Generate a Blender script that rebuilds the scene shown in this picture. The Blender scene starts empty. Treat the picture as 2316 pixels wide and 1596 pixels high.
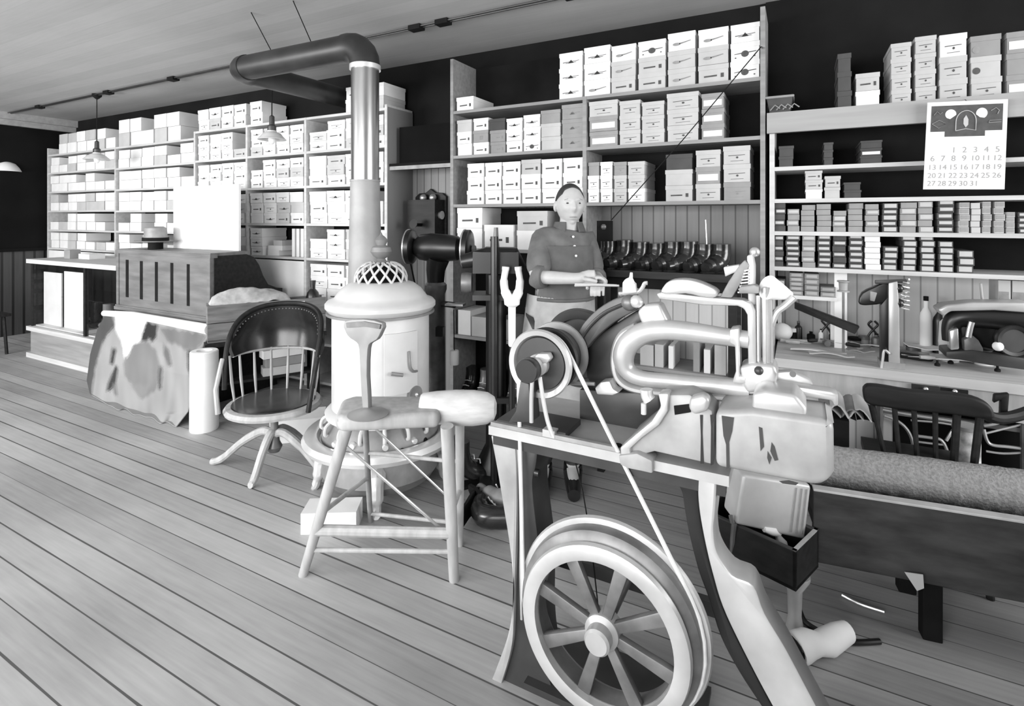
import bpy, bmesh, math, random
from mathutils import Vector, Matrix, noise
C = bpy.context.scene.collection
V = Vector
RND = random.Random(7)

# ---------------------------------------------------------------- camera, light, exposure
W_PX, H_PX = 2316, 1596
F_PX, CX, CY = 1215.0, 1158.0, 495.0          # focal length and horizon of the photograph in pixels
YAW, EYE = math.radians(28.1), 1.5
cam_d = bpy.data.cameras.new('camera')
cam = bpy.data.objects.new('camera', cam_d); C.objects.link(cam)
cam.location = (0, 0, EYE)
cam.rotation_euler = (math.pi/2, 0, YAW)
cam_d.sensor_width = 36.0
cam_d.lens = 36.0*F_PX/W_PX
cam_d.shift_y = -(H_PX/2-CY)/W_PX
cam_d.clip_start = 0.05
bpy.context.scene.camera = cam
sc = bpy.context.scene
sc.view_settings.view_transform = 'Standard'
sc.view_settings.look = 'None'
sc.view_settings.gamma = 1.0
sc.view_settings.exposure = 0.38
wd = bpy.data.worlds.new('world'); sc.world = wd; wd.use_nodes = True
wd.node_tree.nodes['Background'].inputs[0].default_value = (0.8, 0.8, 0.8, 1)
wd.node_tree.nodes['Background'].inputs[1].default_value = 0.35

ROOM = dict(x0=-8.95, x1=4.2, y0=-2.6, y1=3.75, z=2.86)
def area(name, loc, rot, sx, sy, power):
    l = bpy.data.lights.new(name, 'AREA'); l.shape = 'RECTANGLE'; l.size = sx; l.size_y = sy; l.energy = power
    o = bpy.data.objects.new(name, l); C.objects.link(o); o.location = loc; o.rotation_euler = rot
    return o
R = math.radians
# daylight through the windows of the camera-side wall and of the street end (X+)
area('window_light_rear', (-6.3, -2.5, 1.65), (R(90), 0, 0), 3.4, 1.6, 300)
area('window_light_middle', (-2.6, -2.5, 1.65), (R(90), 0, 0), 2.4, 1.6, 95)
area('window_light_front', (-.5, -2.5, 1.65), (R(90), 0, 0), 2.2, 1.7, 115)
area('window_light_street', (4.1, 1.6, 1.85), (R(90), 0, R(90)), 2.8, 1.5, 190)

# ---------------------------------------------------------------- pixel -> place in the room
_c, _s = math.cos(YAW), math.sin(YAW)
def ray(px, py):
    u = (px-CX)/F_PX; v = (py-CY)/F_PX
    return V((-_s+u*_c, _c+u*_s, -v))
def onY(px, py, y):
    d = ray(px, py); return V((0, 0, EYE))+d*(y/d.y)
def onZ(px, py, z):
    d = ray(px, py); return V((0, 0, EYE))+d*((z-EYE)/d.z)
def onT(px, py, t):
    return V((0, 0, EYE))+ray(px, py)*t

# ---------------------------------------------------------------- materials
MATS = {}
def mat(name, v, rough=0.6, metal=0.0, var=0.12, scale=6.0, stretch=(1, 1, 1), bump=0.0, spec=0.5, coat=0.0):
    if name in MATS: return MATS[name]
    m = bpy.data.materials.new(name); m.use_nodes = True
    nt = m.node_tree; b = nt.nodes['Principled BSDF']
    tc = nt.nodes.new('ShaderNodeTexCoord'); mp = nt.nodes.new('ShaderNodeMapping'); mp.inputs['Scale'].default_value = stretch
    nz = nt.nodes.new('ShaderNodeTexNoise'); nz.inputs['Scale'].default_value = scale; nz.inputs['Detail'].default_value = 5
    cr = nt.nodes.new('ShaderNodeValToRGB')
    lo, hi = max(0.002, v*(1-var)), min(0.95, v*(1+var))
    cr.color_ramp.elements[0].position = 0.3; cr.color_ramp.elements[1].position = 0.7
    cr.color_ramp.elements[0].color = (lo, lo, lo, 1); cr.color_ramp.elements[1].color = (hi, hi, hi, 1)
    nt.links.new(tc.outputs['Object'], mp.inputs[0]); nt.links.new(mp.outputs[0], nz.inputs[0])
    nt.links.new(nz.outputs['Fac'], cr.inputs[0]); nt.links.new(cr.outputs[0], b.inputs['Base Color'])
    b.inputs['Roughness'].default_value = rough; b.inputs['Metallic'].default_value = metal
    b.inputs['Specular IOR Level'].default_value = spec
    b.inputs['Coat Weight'].default_value = coat
    if bump:
        bp = nt.nodes.new('ShaderNodeBump'); bp.inputs['Strength'].default_value = bump; bp.inputs['Distance'].default_value = 0.01
        nt.links.new(nz.outputs['Fac'], bp.inputs['Height']); nt.links.new(bp.outputs[0], b.inputs['Normal'])
    MATS[name] = m
    return m

def boards(name, v, width, axis, gap_v, rough=0.6, var=0.2, gap=0.05, bead=False, grain=True, stain=0.0):
    """planks whose width runs along object axis (0 x, 1 y, 2 z); dark joints, a tone of its own per board, grain along the other way"""
    m = bpy.data.materials.new(name); m.use_nodes = True
    nt = m.node_tree; N = nt.nodes; L = nt.links; b = N['Principled BSDF']
    tc = N.new('ShaderNodeTexCoord'); sx = N.new('ShaderNodeSeparateXYZ'); L.new(tc.outputs['Object'], sx.inputs[0])
    def M(op, a, bb=None):
        n = N.new('ShaderNodeMath'); n.operation = op
        for i, q in enumerate((a, bb)):
            if q is None: continue
            if isinstance(q, (int, float)): n.inputs[i].default_value = q
            else: L.new(q, n.inputs[i])
        return n.outputs[0]
    q = M('DIVIDE', sx.outputs[axis], width)
    fl = M('FLOOR', q); fr = M('SUBTRACT', q, fl)
    wn = N.new('ShaderNodeTexWhiteNoise'); wn.noise_dimensions = '1D'; L.new(fl, wn.inputs['W'])
    e = M('MINIMUM', fr, M('SUBTRACT', 1.0, fr))
    # joint width varies along the board so that the lines break up
    mp2 = N.new('ShaderNodeMapping'); st = [0.9, 0.9, 0.9]; st[axis] = 9.0; mp2.inputs['Scale'].default_value = st
    L.new(tc.outputs['Object'], mp2.inputs[0])
    nj = N.new('ShaderNodeTexNoise'); nj.inputs['Scale'].default_value = 1.0; nj.inputs['Detail'].default_value = 4; L.new(mp2.outputs[0], nj.inputs[0])
    jw = M('MULTIPLY', M('MULTIPLY', nj.outputs['Fac'], wn.outputs['Value']), gap*3.2)
    line = M('LESS_THAN', e, jw) if not bead else M('LESS_THAN', e, gap)
    mp = N.new('ShaderNodeMapping'); st = [2.0, 2.0, 2.0]; st[axis] = 34.0; mp.inputs['Scale'].default_value = st
    L.new(tc.outputs['Object'], mp.inputs[0])
    nz = N.new('ShaderNodeTexNoise'); nz.inputs['Scale'].default_value = 1.6; nz.inputs['Detail'].default_value = 7; L.new(mp.outputs[0], nz.inputs[0])
    n2 = N.new('ShaderNodeTexNoise'); n2.inputs['Scale'].default_value = 1.1; n2.inputs['Detail'].default_value = 6; L.new(tc.outputs['Object'], n2.inputs[0])
    t = M('ADD', M('MULTIPLY', wn.outputs['Value'], 0.35), M('ADD', M('MULTIPLY', nz.outputs['Fac'], 0.55), M('MULTIPLY', n2.outputs['Fac'], 0.35 + stain)))
    t = M('SUBTRACT', t, 0.62 + stain*0.5)
    val = M('MULTIPLY', M('ADD', 1.0, M('MULTIPLY', t, 2*var)), v)
    mx = N.new('ShaderNodeMix'); mx.data_type = 'FLOAT'
    L.new(line, mx.inputs[0]); L.new(val, mx.inputs[2]); mx.inputs[3].default_value = gap_v
    cb = N.new('ShaderNodeCombineColor')
    for i in range(3): L.new(mx.outputs[0], cb.inputs[i])
    L.new(cb.outputs[0], b.inputs['Base Color']); b.inputs['Roughness'].default_value = rough
    bp = N.new('ShaderNodeBump'); bp.inputs['Strength'].default_value = 0.4; bp.inputs['Distance'].default_value = 0.004
    L.new(M('SUBTRACT', 1.0, line), bp.inputs['Height']); L.new(bp.outputs[0], b.inputs['Normal'])
    return m

M_FLOOR = boards('floor_boards', 0.33, 0.115, 1, 0.07, rough=0.55, var=0.42, gap=0.03, stain=0.9)
M_CEIL = boards('ceiling_boards', 0.40, 0.14, 1, 0.34, rough=0.8, var=0.16, gap=0.008, stain=0.7)
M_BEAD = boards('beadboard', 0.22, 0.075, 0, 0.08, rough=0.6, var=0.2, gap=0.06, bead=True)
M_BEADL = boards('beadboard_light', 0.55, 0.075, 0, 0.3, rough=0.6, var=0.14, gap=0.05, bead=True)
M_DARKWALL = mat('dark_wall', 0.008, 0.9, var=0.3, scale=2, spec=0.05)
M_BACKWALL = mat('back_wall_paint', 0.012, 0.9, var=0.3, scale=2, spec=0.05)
M_WAINS = boards('dark_wainscot', 0.05, 0.11, 1, 0.006, rough=0.5, var=0.5, gap=0.12, bead=True)
M_TRIM = mat('grey_trim', 0.3, 0.6, var=0.15, scale=3, stretch=(0.4, 6, 6))
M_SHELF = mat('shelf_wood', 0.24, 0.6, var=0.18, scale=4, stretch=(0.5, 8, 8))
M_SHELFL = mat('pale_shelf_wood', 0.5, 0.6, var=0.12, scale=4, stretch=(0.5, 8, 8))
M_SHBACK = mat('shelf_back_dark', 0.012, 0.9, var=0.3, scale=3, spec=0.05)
M_WHITE = mat('white_paint', 0.78, 0.45, var=0.06, scale=5)
M_PAPER = mat('white_paper', 0.85, 0.8, var=0.04, scale=8)
M_BOXW = mat('white_carton', 0.72, 0.75, var=0.06, scale=7)
M_BOXL = mat('pale_carton', 0.45, 0.75, var=0.08, scale=7)
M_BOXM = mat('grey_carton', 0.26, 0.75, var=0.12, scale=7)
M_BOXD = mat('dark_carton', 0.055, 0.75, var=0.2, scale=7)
M_INKD = mat('dark_ink', 0.07, 0.8, var=0.2, scale=30)
M_INKM = mat('grey_ink', 0.24, 0.8, var=0.2, scale=30)
M_BLACK = mat('black_iron', 0.007, 0.35, var=0.4, scale=9, spec=0.6)
M_BLACKM = mat('matt_black', 0.008, 0.8, var=0.4, scale=9, spec=0.15)
M_STOVEPIPE = mat('black_stovepipe', 0.02, 0.42, var=0.5, scale=5)
M_SHEET = mat('sheet_metal', 0.3, 0.3, metal=0.9, var=0.25, scale=3, stretch=(4, 4, 0.6))
M_SHEETL = mat('pale_sheet_metal', 0.3, 0.6, metal=0.2, var=0.2, scale=5)
M_IRON = mat('grey_iron', 0.16, 0.42, metal=0.35, var=0.35, scale=12)
M_STEEL = mat('polished_steel', 0.72, 0.28, metal=0.75, var=0.1, scale=8)
M_NICKEL = mat('nickel_plate', 0.8, 0.3, metal=0.55, var=0.1, scale=6)
M_STOVE = mat('pale_stove_enamel', 0.54, 0.45, var=0.08, scale=6)
M_STOVEG = mat('stove_grey_casting', 0.2, 0.5, metal=0.2, var=0.25, scale=9)
M_MACH = mat('pale_machine_paint', 0.5, 0.34, metal=0.4, var=0.16, scale=7, spec=0.6)
M_MACHG = mat('grey_machine_paint', 0.27, 0.5, var=0.3, scale=9)
M_MACHD = mat('dark_machine_paint', 0.03, 0.42, var=0.35, scale=9)
M_HOUS = mat('worn_pale_grey_paint', 0.34, 0.45, metal=0.1, var=0.28, scale=7)
M_GUARD = mat('guard_grey', 0.085, 0.45, metal=0.2, var=0.3, scale=8)
M_TINW = mat('pale_tin', 0.6, 0.4, metal=0.2, var=0.2, scale=5)
M_OAK = mat('pale_oak', 0.4, 0.5, var=0.16, scale=5, stretch=(6, 6, 0.8))
M_DESK = mat('desk_oak', 0.15, 0.5, var=0.28, scale=4, stretch=(0.7, 5, 5))
M_DARKW = mat('dark_wood', 0.012, 0.55, var=0.5, scale=6, stretch=(1, 6, 6), spec=0.3)
M_CRATE = mat('crate_wood', 0.17, 0.7, var=0.4, scale=4, stretch=(1, 1, 8))
M_PLANK = mat('old_bench_plank', 0.034, 0.75, var=0.6, scale=5, stretch=(1, 4, 4), bump=0.15)
M_PLANKE = mat('worn_plank_edge', 0.45, 0.6, var=0.25, scale=9)
M_LEATH = mat('black_leather', 0.015, 0.22, var=0.4, scale=9, bump=0.06)
M_HIDEROLL = mat('sheepskin', 0.27, 0.95, var=0.22, scale=95, bump=0.7, spec=0.15)
M_FLESH = mat('skin', 0.42, 0.55, var=0.07, scale=20)
M_SHIRT = mat('work_shirt', 0.11, 0.9, var=0.22, scale=14)
M_APRON = mat('apron_bib', 0.085, 0.9, var=0.2, scale=14)
M_APRONL = mat('apron_skirt', 0.3, 0.9, var=0.25, scale=9)
M_HAIR = mat('dark_hair', 0.025, 0.7, var=0.3, scale=40)
M_CLOTH = mat('grey_sacking', 0.45, 0.95, var=0.3, scale=16, bump=0.3)
M_BELT = mat('pale_belt', 0.66, 0.6, var=0.1, scale=30)
M_TAN = mat('mid_leather', 0.2, 0.5, var=0.3, scale=12)
M_STONE = mat('pale_last_block', 0.6, 0.7, var=0.12, scale=14, stretch=(1, 1, 5))
M_BULB = mat('white_opal_glass', 0.85, 0.25, var=0.02)
M_SHADE = mat('enamel_shade', 0.62, 0.35, var=0.12, scale=9)

def glass_mat():
    m = bpy.data.materials.new('case_glass'); m.use_nodes = True
    nt = m.node_tree; nt.nodes.remove(nt.nodes['Principled BSDF'])
    t = nt.nodes.new('ShaderNodeBsdfTransparent'); t.inputs[0].default_value = (0.93, 0.93, 0.93, 1)
    g = nt.nodes.new('ShaderNodeBsdfGlossy'); g.inputs['Roughness'].default_value = 0.02
    f = nt.nodes.new('ShaderNodeFresnel'); f.inputs[0].default_value = 1.5
    mx = nt.nodes.new('ShaderNodeMixShader')
    ge = nt.nodes.new('ShaderNodeNewGeometry'); iv = nt.nodes.new('ShaderNodeMath'); iv.operation = 'SUBTRACT'; iv.inputs[0].default_value = 1.0
    mu = nt.nodes.new('ShaderNodeMath'); mu.operation = 'MULTIPLY'
    nt.links.new(ge.outputs['Backfacing'], iv.inputs[1]); nt.links.new(f.outputs[0], mu.inputs[0]); nt.links.new(iv.outputs[0], mu.inputs[1]); nt.links.new(mu.outputs[0], mx.inputs[0]); nt.links.new(t.outputs[0], mx.inputs[1]); nt.links.new(g.outputs[0], mx.inputs[2])
    nt.links.new(mx.outputs[0], nt.nodes['Material Output'].inputs[0])
    return m
M_GLASS = glass_mat()

# ---------------------------------------------------------------- mesh builder
ORG = {}
def spline(pts, n=6, closed=False):
    P = [V(p) for p in pts]; out = []
    k = len(P); rng = range(k) if closed else range(k-1)
    for i in rng:
        p1, p2 = P[i], P[(i+1) % k]
        p0 = P[(i-1) % k] if (closed or i > 0) else p1
        p3 = P[(i+2) % k] if (closed or i < k-2) else p2
        for j in range(n):
            t = j/n
            out.append(0.5*((2*p1)+(p2-p0)*t+(2*p0-5*p1+4*p2-p3)*t*t+(3*p1-p0-3*p2+p3)*t**3))
    if not closed: out.append(P[-1])
    return out

class MB:
    def __init__(s): s.bm = bmesh.new(); s.mi = 0
    def faces(s, vs, fs):
        bv = [s.bm.verts.new(v) for v in vs]
        for f in fs:
            try:
                q = s.bm.faces.new([bv[i] for i in f]); q.material_index = s.mi
            except ValueError: pass
        return bv
    def box(s, c, size, rz=0.0, bev=0.0, rx=0.0, ry=0.0):
        hx, hy, hz = size[0]/2, size[1]/2, size[2]/2
        Rm = Matrix.Rotation(rz, 3, 'Z') @ Matrix.Rotation(ry, 3, 'Y') @ Matrix.Rotation(rx, 3, 'X')
        c = V(c)
        vs = [c+Rm @ V((x*hx, y*hy, z*hz)) for z in (-1, 1) for y in (-1, 1) for x in (-1, 1)]
        bv = s.faces(vs, [(0, 2, 3, 1), (4, 5, 7, 6), (0, 1, 5, 4), (2, 6, 7, 3), (0, 4, 6, 2), (1, 3, 7, 5)])
        if bev: s.bevel(bv, bev)
        return s
    def bevel(s, bv, w, seg=2, min_ang=0.5):
        es = {e for v in bv for e in v.link_edges if len(e.link_faces) == 2 and e.calc_face_angle(0) > min_ang}
        mi = s.mi
        r = bmesh.ops.bevel(s.bm, geom=list(es), offset=w, segments=seg, profile=0.5, affect='EDGES')
        for f in r['faces']: f.material_index = mi
    def mm(s, a, b, bev=0.0):
        a = V(a); b = V(b)
        return s.box((a+b)/2, [abs(b[i]-a[i]) for i in range(3)], bev=bev)
    def cyl(s, p0, p1, r0, r1=None, seg=20, cap=True):
        r1 = r0 if r1 is None else r1
        return s.tube([p0, p1], [r0, r1], seg, cap=cap)
    def tube(s, pts, r, seg=10, closed=False, cap=True, flat=1.0):
        P = [V(p) for p in pts]; n = len(P)
        rr = [r]*n if isinstance(r, (int, float)) else list(r)
        T = []
        for i in range(n):
            a = P[(i-1) % n] if (closed or i > 0) else P[i]
            b = P[(i+1) % n] if (closed or i < n-1) else P[i]
            T.append((b-a).normalized() if (b-a).length > 1e-9 else V((0, 0, 1)))
        up = V((0, 0, 1)) if abs(T[0].z) < 0.9 else V((1, 0, 0))
        u = (up-T[0]*up.dot(T[0])).normalized(); rings = []
        vs = []
        for i in range(n):
            u = (u-T[i]*u.dot(T[i])); u.normalize(); w = T[i].cross(u)
            for j in range(seg):
                a = 2*math.pi*j/seg
                vs.append(P[i]+(u*math.cos(a)+w*math.sin(a)*flat)*rr[i])
        fs = []
        for i in range(n if closed else n-1):
            k = (i+1) % n
            for j in range(seg):
                fs.append((i*seg+j, i*seg+(j+1) % seg, k*seg+(j+1) % seg, k*seg+j))
        if cap and not closed:
            fs.append(tuple(range(seg))[::-1]); fs.append(tuple((n-1)*seg+j for j in range(seg)))
        s.faces(vs, fs); return s
    def lathe(s, prof, c, axis=(0, 0, 1), seg=32, sx=1.0, sy=1.0):
        """prof: (radius, height along axis) list"""
        A = V(axis).normalized(); q = A.to_track_quat('Z', 'Y').to_matrix(); c = V(c)
        vs = []; fs = []
        for (r, h) in prof:
            for j in range(seg):
                a = 2*math.pi*j/seg
                vs.append(c+q @ V((max(r, 1e-4)*math.cos(a)*sx, max(r, 1e-4)*math.sin(a)*sy, h)))
        for i in range(len(prof)-1):
            for j in range(seg):
                fs.append((i*seg+j, i*seg+(j+1) % seg, (i+1)*seg+(j+1) % seg, (i+1)*seg+j))
        fs.append(tuple(range(seg))[::-1]); fs.append(tuple((len(prof)-1)*seg+j for j in range(seg)))
        s.faces(vs, fs); return s
    def sph(s, c, r, seg=16, rot=None):
        r = (r, r, r) if isinstance(r, (int, float)) else r
        c = V(c); vs = []; fs = []; h = seg//2
        for i in range(h+1):
            th = math.pi*i/h
            for j in range(seg):
                a = 2*math.pi*j/seg
                p = V((math.sin(th)*math.cos(a)*r[0], math.sin(th)*math.sin(a)*r[1], math.cos(th)*r[2]))
                if rot is not None: p = rot @ p
                vs.append(c+p)
        for i in range(h):
            for j in range(seg):
                fs.append((i*seg+j, (i+1)*seg+j, (i+1)*seg+(j+1) % seg, i*seg+(j+1) % seg))
        b = s.faces(vs, fs)
        bmesh.ops.remove_doubles(s.bm, verts=b, dist=1e-6); return s
    def prism(s, poly, vec, bev=0.0, seg=2):
        P = [V(p) for p in poly]; vec = V(vec); n = len(P)
        vs = P+[p+vec for p in P]
        fs = [tuple(range(n)), tuple(range(2*n-1, n-1, -1))]+[(i, n+i, n+(i+1) % n, (i+1) % n) for i in range(n)]
        b = s.faces(vs, fs)
        nf = [f for v in b for f in v.link_faces]
        bmesh.ops.recalc_face_normals(s.bm, faces=list(set(nf)))
        if bev: s.bevel(b, bev, seg)
        return s
    def pprism(s, pts, y, dy, bev=0.0, smooth=0, seg=2):
        """outline read off the photograph, set on the plane Y=y of the room and given a real depth dy"""
        P = [V((p[0], p[1], 0)) for p in pts]
        if smooth: P = spline(P, smooth, True)
        return s.prism([onY(p[0], p[1], y) for p in P], (0, dy, 0), bev, seg)
    def ptube(s, pts, y, r, n=5, seg=10, closed=False, flat=1.0):
        P = [onY(p[0], p[1], y if len(p) < 3 else p[2]) for p in pts]
        if n > 1: P = spline(P, n, closed)
        if not isinstance(r, (int, float)):
            k = len(P); r = [r[min(len(r)-1, int(i/(k-1)*(len(r)-1)))]+(r[min(len(r)-1, int(i/(k-1)*(len(r)-1))+1)]-r[min(len(r)-1, int(i/(k-1)*(len(r)-1)))])*((i/(k-1)*(len(r)-1)) % 1) for i in range(k)]
        return s.tube(P, r, seg, closed, True, flat)
    def sheet(s, fn, nu, nv, thick):
        """fn(u,v) -> point, 0..1; a surface with a real thickness"""
        G = [[V(fn(i/nu, j/nv)) for j in range(nv+1)] for i in range(nu+1)]
        top = []; bot = []
        for i in range(nu+1):
            for j in range(nv+1):
                a = G[min(i+1, nu)][j]-G[max(i-1, 0)][j]; b = G[i][min(j+1, nv)]-G[i][max(j-1, 0)]
                n = a.cross(b); n = n.normalized() if n.length > 1e-9 else V((0, 0, 1))
                top.append(G[i][j]+n*thick/2); bot.append(G[i][j]-n*thick/2)
        k = len(top); q = nv+1; fs = []
        for i in range(nu):
            for j in range(nv):
                a, b, c, d = i*q+j, (i+1)*q+j, (i+1)*q+j+1, i*q+j+1
                fs.append((a, b, c, d)); fs.append((k+d, k+c, k+b, k+a))
        for j in range(nv):
            fs.append((j+1, k+j+1, k+j, j)[::-1][::-1]); o = nu*q; fs.append((o+j, k+o+j, k+o+j+1, o+j+1))
        for i in range(nu):
            fs.append((i*q, k+i*q, k+(i+1)*q, (i+1)*q)); fs.append(((i+1)*q+nv, k+(i+1)*q+nv, k+i*q+nv, i*q+nv))
        s.faces(top+bot, fs); return s
    def build(s, name, m, parent=None, loc=None, ang=35, weld=False):
        me = bpy.data.meshes.new(name)
        if weld: bmesh.ops.remove_doubles(s.bm, verts=s.bm.verts, dist=1e-5)
        bmesh.ops.recalc_face_normals(s.bm, faces=s.bm.faces)
        o = bpy.data.objects.new(name, me); C.objects.link(o)
        org = V((0, 0, 0))
        if parent is not None:
            o.parent = parent; org = ORG.get(parent.name, V((0, 0, 0))); ORG[o.name] = org
        elif loc is not None:
            org = V(loc); o.location = org; ORG[o.name] = org
        elif len(s.bm.verts):
            xs = [v.co for v in s.bm.verts]
            org = V(((min(p.x for p in xs)+max(p.x for p in xs))/2, (min(p.y for p in xs)+max(p.y for p in xs))/2, min(p.z for p in xs)))
            o.location = org; ORG[o.name] = org
        if org.length: bmesh.ops.translate(s.bm, verts=s.bm.verts, vec=-org)
        s.bm.to_mesh(me); s.bm.free()
        for q in (m if isinstance(m, (list, tuple)) else [m]): me.materials.append(q)
        if ang:
            for p in me.polygons: p.use_smooth = True
            me.set_sharp_from_angle(angle=math.radians(ang))
        return o

def tag(o, label=None, cat=None, group=None, kind=None):
    if label: o['label'] = label
    if cat: o['category'] = cat
    if group: o['group'] = group
    if kind: o['kind'] = kind
    return o
def thing(name, label, cat, loc=(0, 0, 0), group=None):
    o = bpy.data.objects.new(name, None); C.objects.link(o); o.empty_display_size = 0.05
    o.location = loc; ORG[o.name] = V(loc)
    return tag(o, label, cat, group)
def struct(o): o['kind'] = 'structure'; return o
def copy_tree(o, parent=None):
    c = o.copy(); C.objects.link(c)
    if parent is not None: c.parent = parent
    for ch in list(o.children): copy_tree(ch, c)
    return c
def text_faces(mb, s, fn, size, depth_vec, align='CENTER'):
    """letters as solid thin shapes; fn(x,y) maps letter space to the room"""
    cu = bpy.data.curves.new('letters', 'FONT'); cu.body = s; cu.size = size; cu.align_x = align; cu.align_y = 'CENTER'
    cu.resolution_u = 3
    to = bpy.data.objects.new('letters', cu); C.objects.link(to)
    dg = bpy.context.evaluated_depsgraph_get(); me = bpy.data.meshes.new_from_object(to.evaluated_get(dg))
    for p in me.polygons:
        q = [fn(me.vertices[i].co.x, me.vertices[i].co.y) for i in p.vertices]
        mb.faces([a+depth_vec for a in q], [tuple(range(len(q)))])
    bpy.data.objects.remove(to); bpy.data.meshes.remove(me); bpy.data.curves.remove(cu)
ORD = ['first', 'second', 'third', 'fourth', 'fifth', 'sixth', 'seventh', 'eighth', 'ninth', 'tenth', 'eleventh', 'twelfth', 'thirteenth', 'fourteenth', 'fifteenth', 'sixteenth', 'seventeenth', 'eighteenth', 'nineteenth', 'twentieth']
# ---------------------------------------------------------------- the room
x0, x1, y0, y1, ZC = ROOM['x0'], ROOM['x1'], ROOM['y0'], ROOM['y1'], ROOM['z']
def slab(name, a, b, m):
    return struct(MB().mm(a, b).build(name, m, loc=(0, 0, 0), ang=0))
slab('floor', (x0-.1, y0-.1, -.1), (x1+.1, y1+.1, 0), M_FLOOR)
slab('ceiling', (x0-.1, y0-.1, ZC), (x1+.1, y1+.1, ZC+.1), M_CEIL)
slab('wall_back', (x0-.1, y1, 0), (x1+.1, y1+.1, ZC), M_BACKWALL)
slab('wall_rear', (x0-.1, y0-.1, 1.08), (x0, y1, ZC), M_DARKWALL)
slab('wall_rear_wainscot', (x0-.1, y0-.1, 0), (x0+.015, y1, 1.08), M_WAINS)
cx = MB()
cx.mm((x0, y0, ZC-.09), (x0+.10, y1, ZC-.001)); cx.mm((x0, y0, ZC-.16), (x0+.05, y1, ZC-.09))
struct(cx.build('trim_1', M_TRIM, loc=(0, 0, 0), ang=0))
slab('trim_2', (x0, y0, 1.08), (x0+.045, y1, 1.12), M_DARKWALL)
# camera-side wall and street wall with window openings (daylight comes through them)
def wall_with_windows(name, axis, at, thick, lo, hi, wins, m):
    mb = MB()
    def blk(a, b, za, zb):
        if b-a < .01 or zb-za < .01: return
        if axis == 'x': mb.mm((a, at, za), (b, at+thick, zb))
        else: mb.mm((at, a, za), (at+thick, b, zb))
    p = lo
    for (a, b, za, zb) in wins:
        blk(p, a, 0, ZC); blk(a, b, 0, za); blk(a, b, zb, ZC); p = b
    blk(p, hi, 0, ZC)
    return struct(mb.build(name, m, loc=(0, 0, 0), ang=0))
M_PLASTER = mat('grey_plaster', 0.3, 0.8, var=0.12, scale=2)
wx = [(-8.0, -4.6, .85, 2.45), (-3.8, -1.5, .85, 2.45), (-1.3, .65, .8, 2.5)]
wy = [(.2, 3.0, 1.1, 2.6)]
wall_with_windows('wall_front', 'x', y0-.1, .1, x0, x1, wx, M_PLASTER)
wall_with_windows('wall_street', 'y', x1, .1, y0, y1, wy, M_PLASTER)
k = 1
for (a, b, za, zb) in wx:
    m = MB()
    for q in (a, b, (a+b)/2): m.mm((q-.03, y0-.08, za), (q+.03, y0-.02, zb))
    for q in (za, zb, (za+zb)/2): m.mm((a, y0-.08, q-.03), (b, y0-.02, q+.03))
    struct(m.build('window_%d' % k, M_TRIM, loc=(0, 0, 0), ang=0)); k += 1
for (a, b, za, zb) in wy:
    m = MB()
    for q in (a, b, (a+b)/2): m.mm((x1+.02, q-.03, za), (x1+.08, q+.03, zb))
    for q in (za, zb): m.mm((x1+.02, a, q-.03), (x1+.08, b, q+.03))
    struct(m.build('window_%d' % k, M_TRIM, loc=(0, 0, 0), ang=0)); k += 1

# ---------------------------------------------------------------- beadboard recess with the telephone
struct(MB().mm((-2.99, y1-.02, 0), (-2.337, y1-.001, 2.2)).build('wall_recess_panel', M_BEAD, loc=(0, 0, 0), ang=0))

# ---------------------------------------------------------------- shelving
YF = 3.4
def X_at(px): return onY(px, CY, YF).x
def shelf_unit(name, label, x_up, shelves, top, m_up, back_m, z0=0.0, up_w=.026, yf=YF, back=None):
    t = thing(name, label, 'shelving', ((x_up[0]+x_up[-1])/2, (yf+y1)/2, 0))
    zt = top
    for (zb, bm_) in (back or [(z0, back_m)]):
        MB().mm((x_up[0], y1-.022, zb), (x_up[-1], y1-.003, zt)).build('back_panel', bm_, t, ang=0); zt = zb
    for i, x in enumerate(x_up):
        MB().mm((x-up_w/2, yf, z0), (x+up_w/2, y1-.022, top if i in (0, len(x_up)-1) else min(top, max(z for a, b, z in shelves if x_up[a] <= x <= x_up[b])))).build('upright', m_up, t, ang=0)
    for (a, b, z) in shelves:
        MB().mm((x_up[a]+up_w/2, yf+.002, z-.022), (x_up[b]-up_w/2, y1-.022, z)).build('shelf', m_up, t, ang=0)
    return t
XC = [-2.337, -1.266, -.183]
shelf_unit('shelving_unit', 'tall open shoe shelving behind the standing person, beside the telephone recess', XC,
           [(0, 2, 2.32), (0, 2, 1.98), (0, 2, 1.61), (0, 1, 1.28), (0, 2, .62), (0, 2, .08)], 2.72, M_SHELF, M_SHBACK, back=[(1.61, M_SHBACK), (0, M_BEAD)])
MB().mm((XC[0]+.014, y1-.027, .10), (XC[1]-.014, y1-.0225, 1.585)).build('back_panel', M_SHBACK, bpy.data.objects['shelving_unit'], ang=0)
XR = [-.135, 2.3]
tr = shelf_unit('shelving_unit', 'shelving above the cluttered bench, with wide plank across its top and calendar in front', XR,
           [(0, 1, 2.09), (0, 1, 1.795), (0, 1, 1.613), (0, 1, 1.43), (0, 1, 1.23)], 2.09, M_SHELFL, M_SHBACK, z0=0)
MB().mm((-.16, YF-.03, 1.985), (2.3, YF, 2.10)).build('header_plank', M_TRIM, tr, ang=0)
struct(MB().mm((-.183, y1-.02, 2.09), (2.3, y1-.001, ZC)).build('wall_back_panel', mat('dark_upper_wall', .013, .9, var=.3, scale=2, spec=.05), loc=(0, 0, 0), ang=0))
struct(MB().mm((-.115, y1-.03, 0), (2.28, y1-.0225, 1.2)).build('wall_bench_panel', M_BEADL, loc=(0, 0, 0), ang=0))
XL = [-8.83, -7.15, -5.59, -4.75, -3.934, -2.99]
LS = []
for z in (2.35, 2.11, 1.86, 1.61, 1.36, 1.12): LS.append((0, 1, z))
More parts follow.
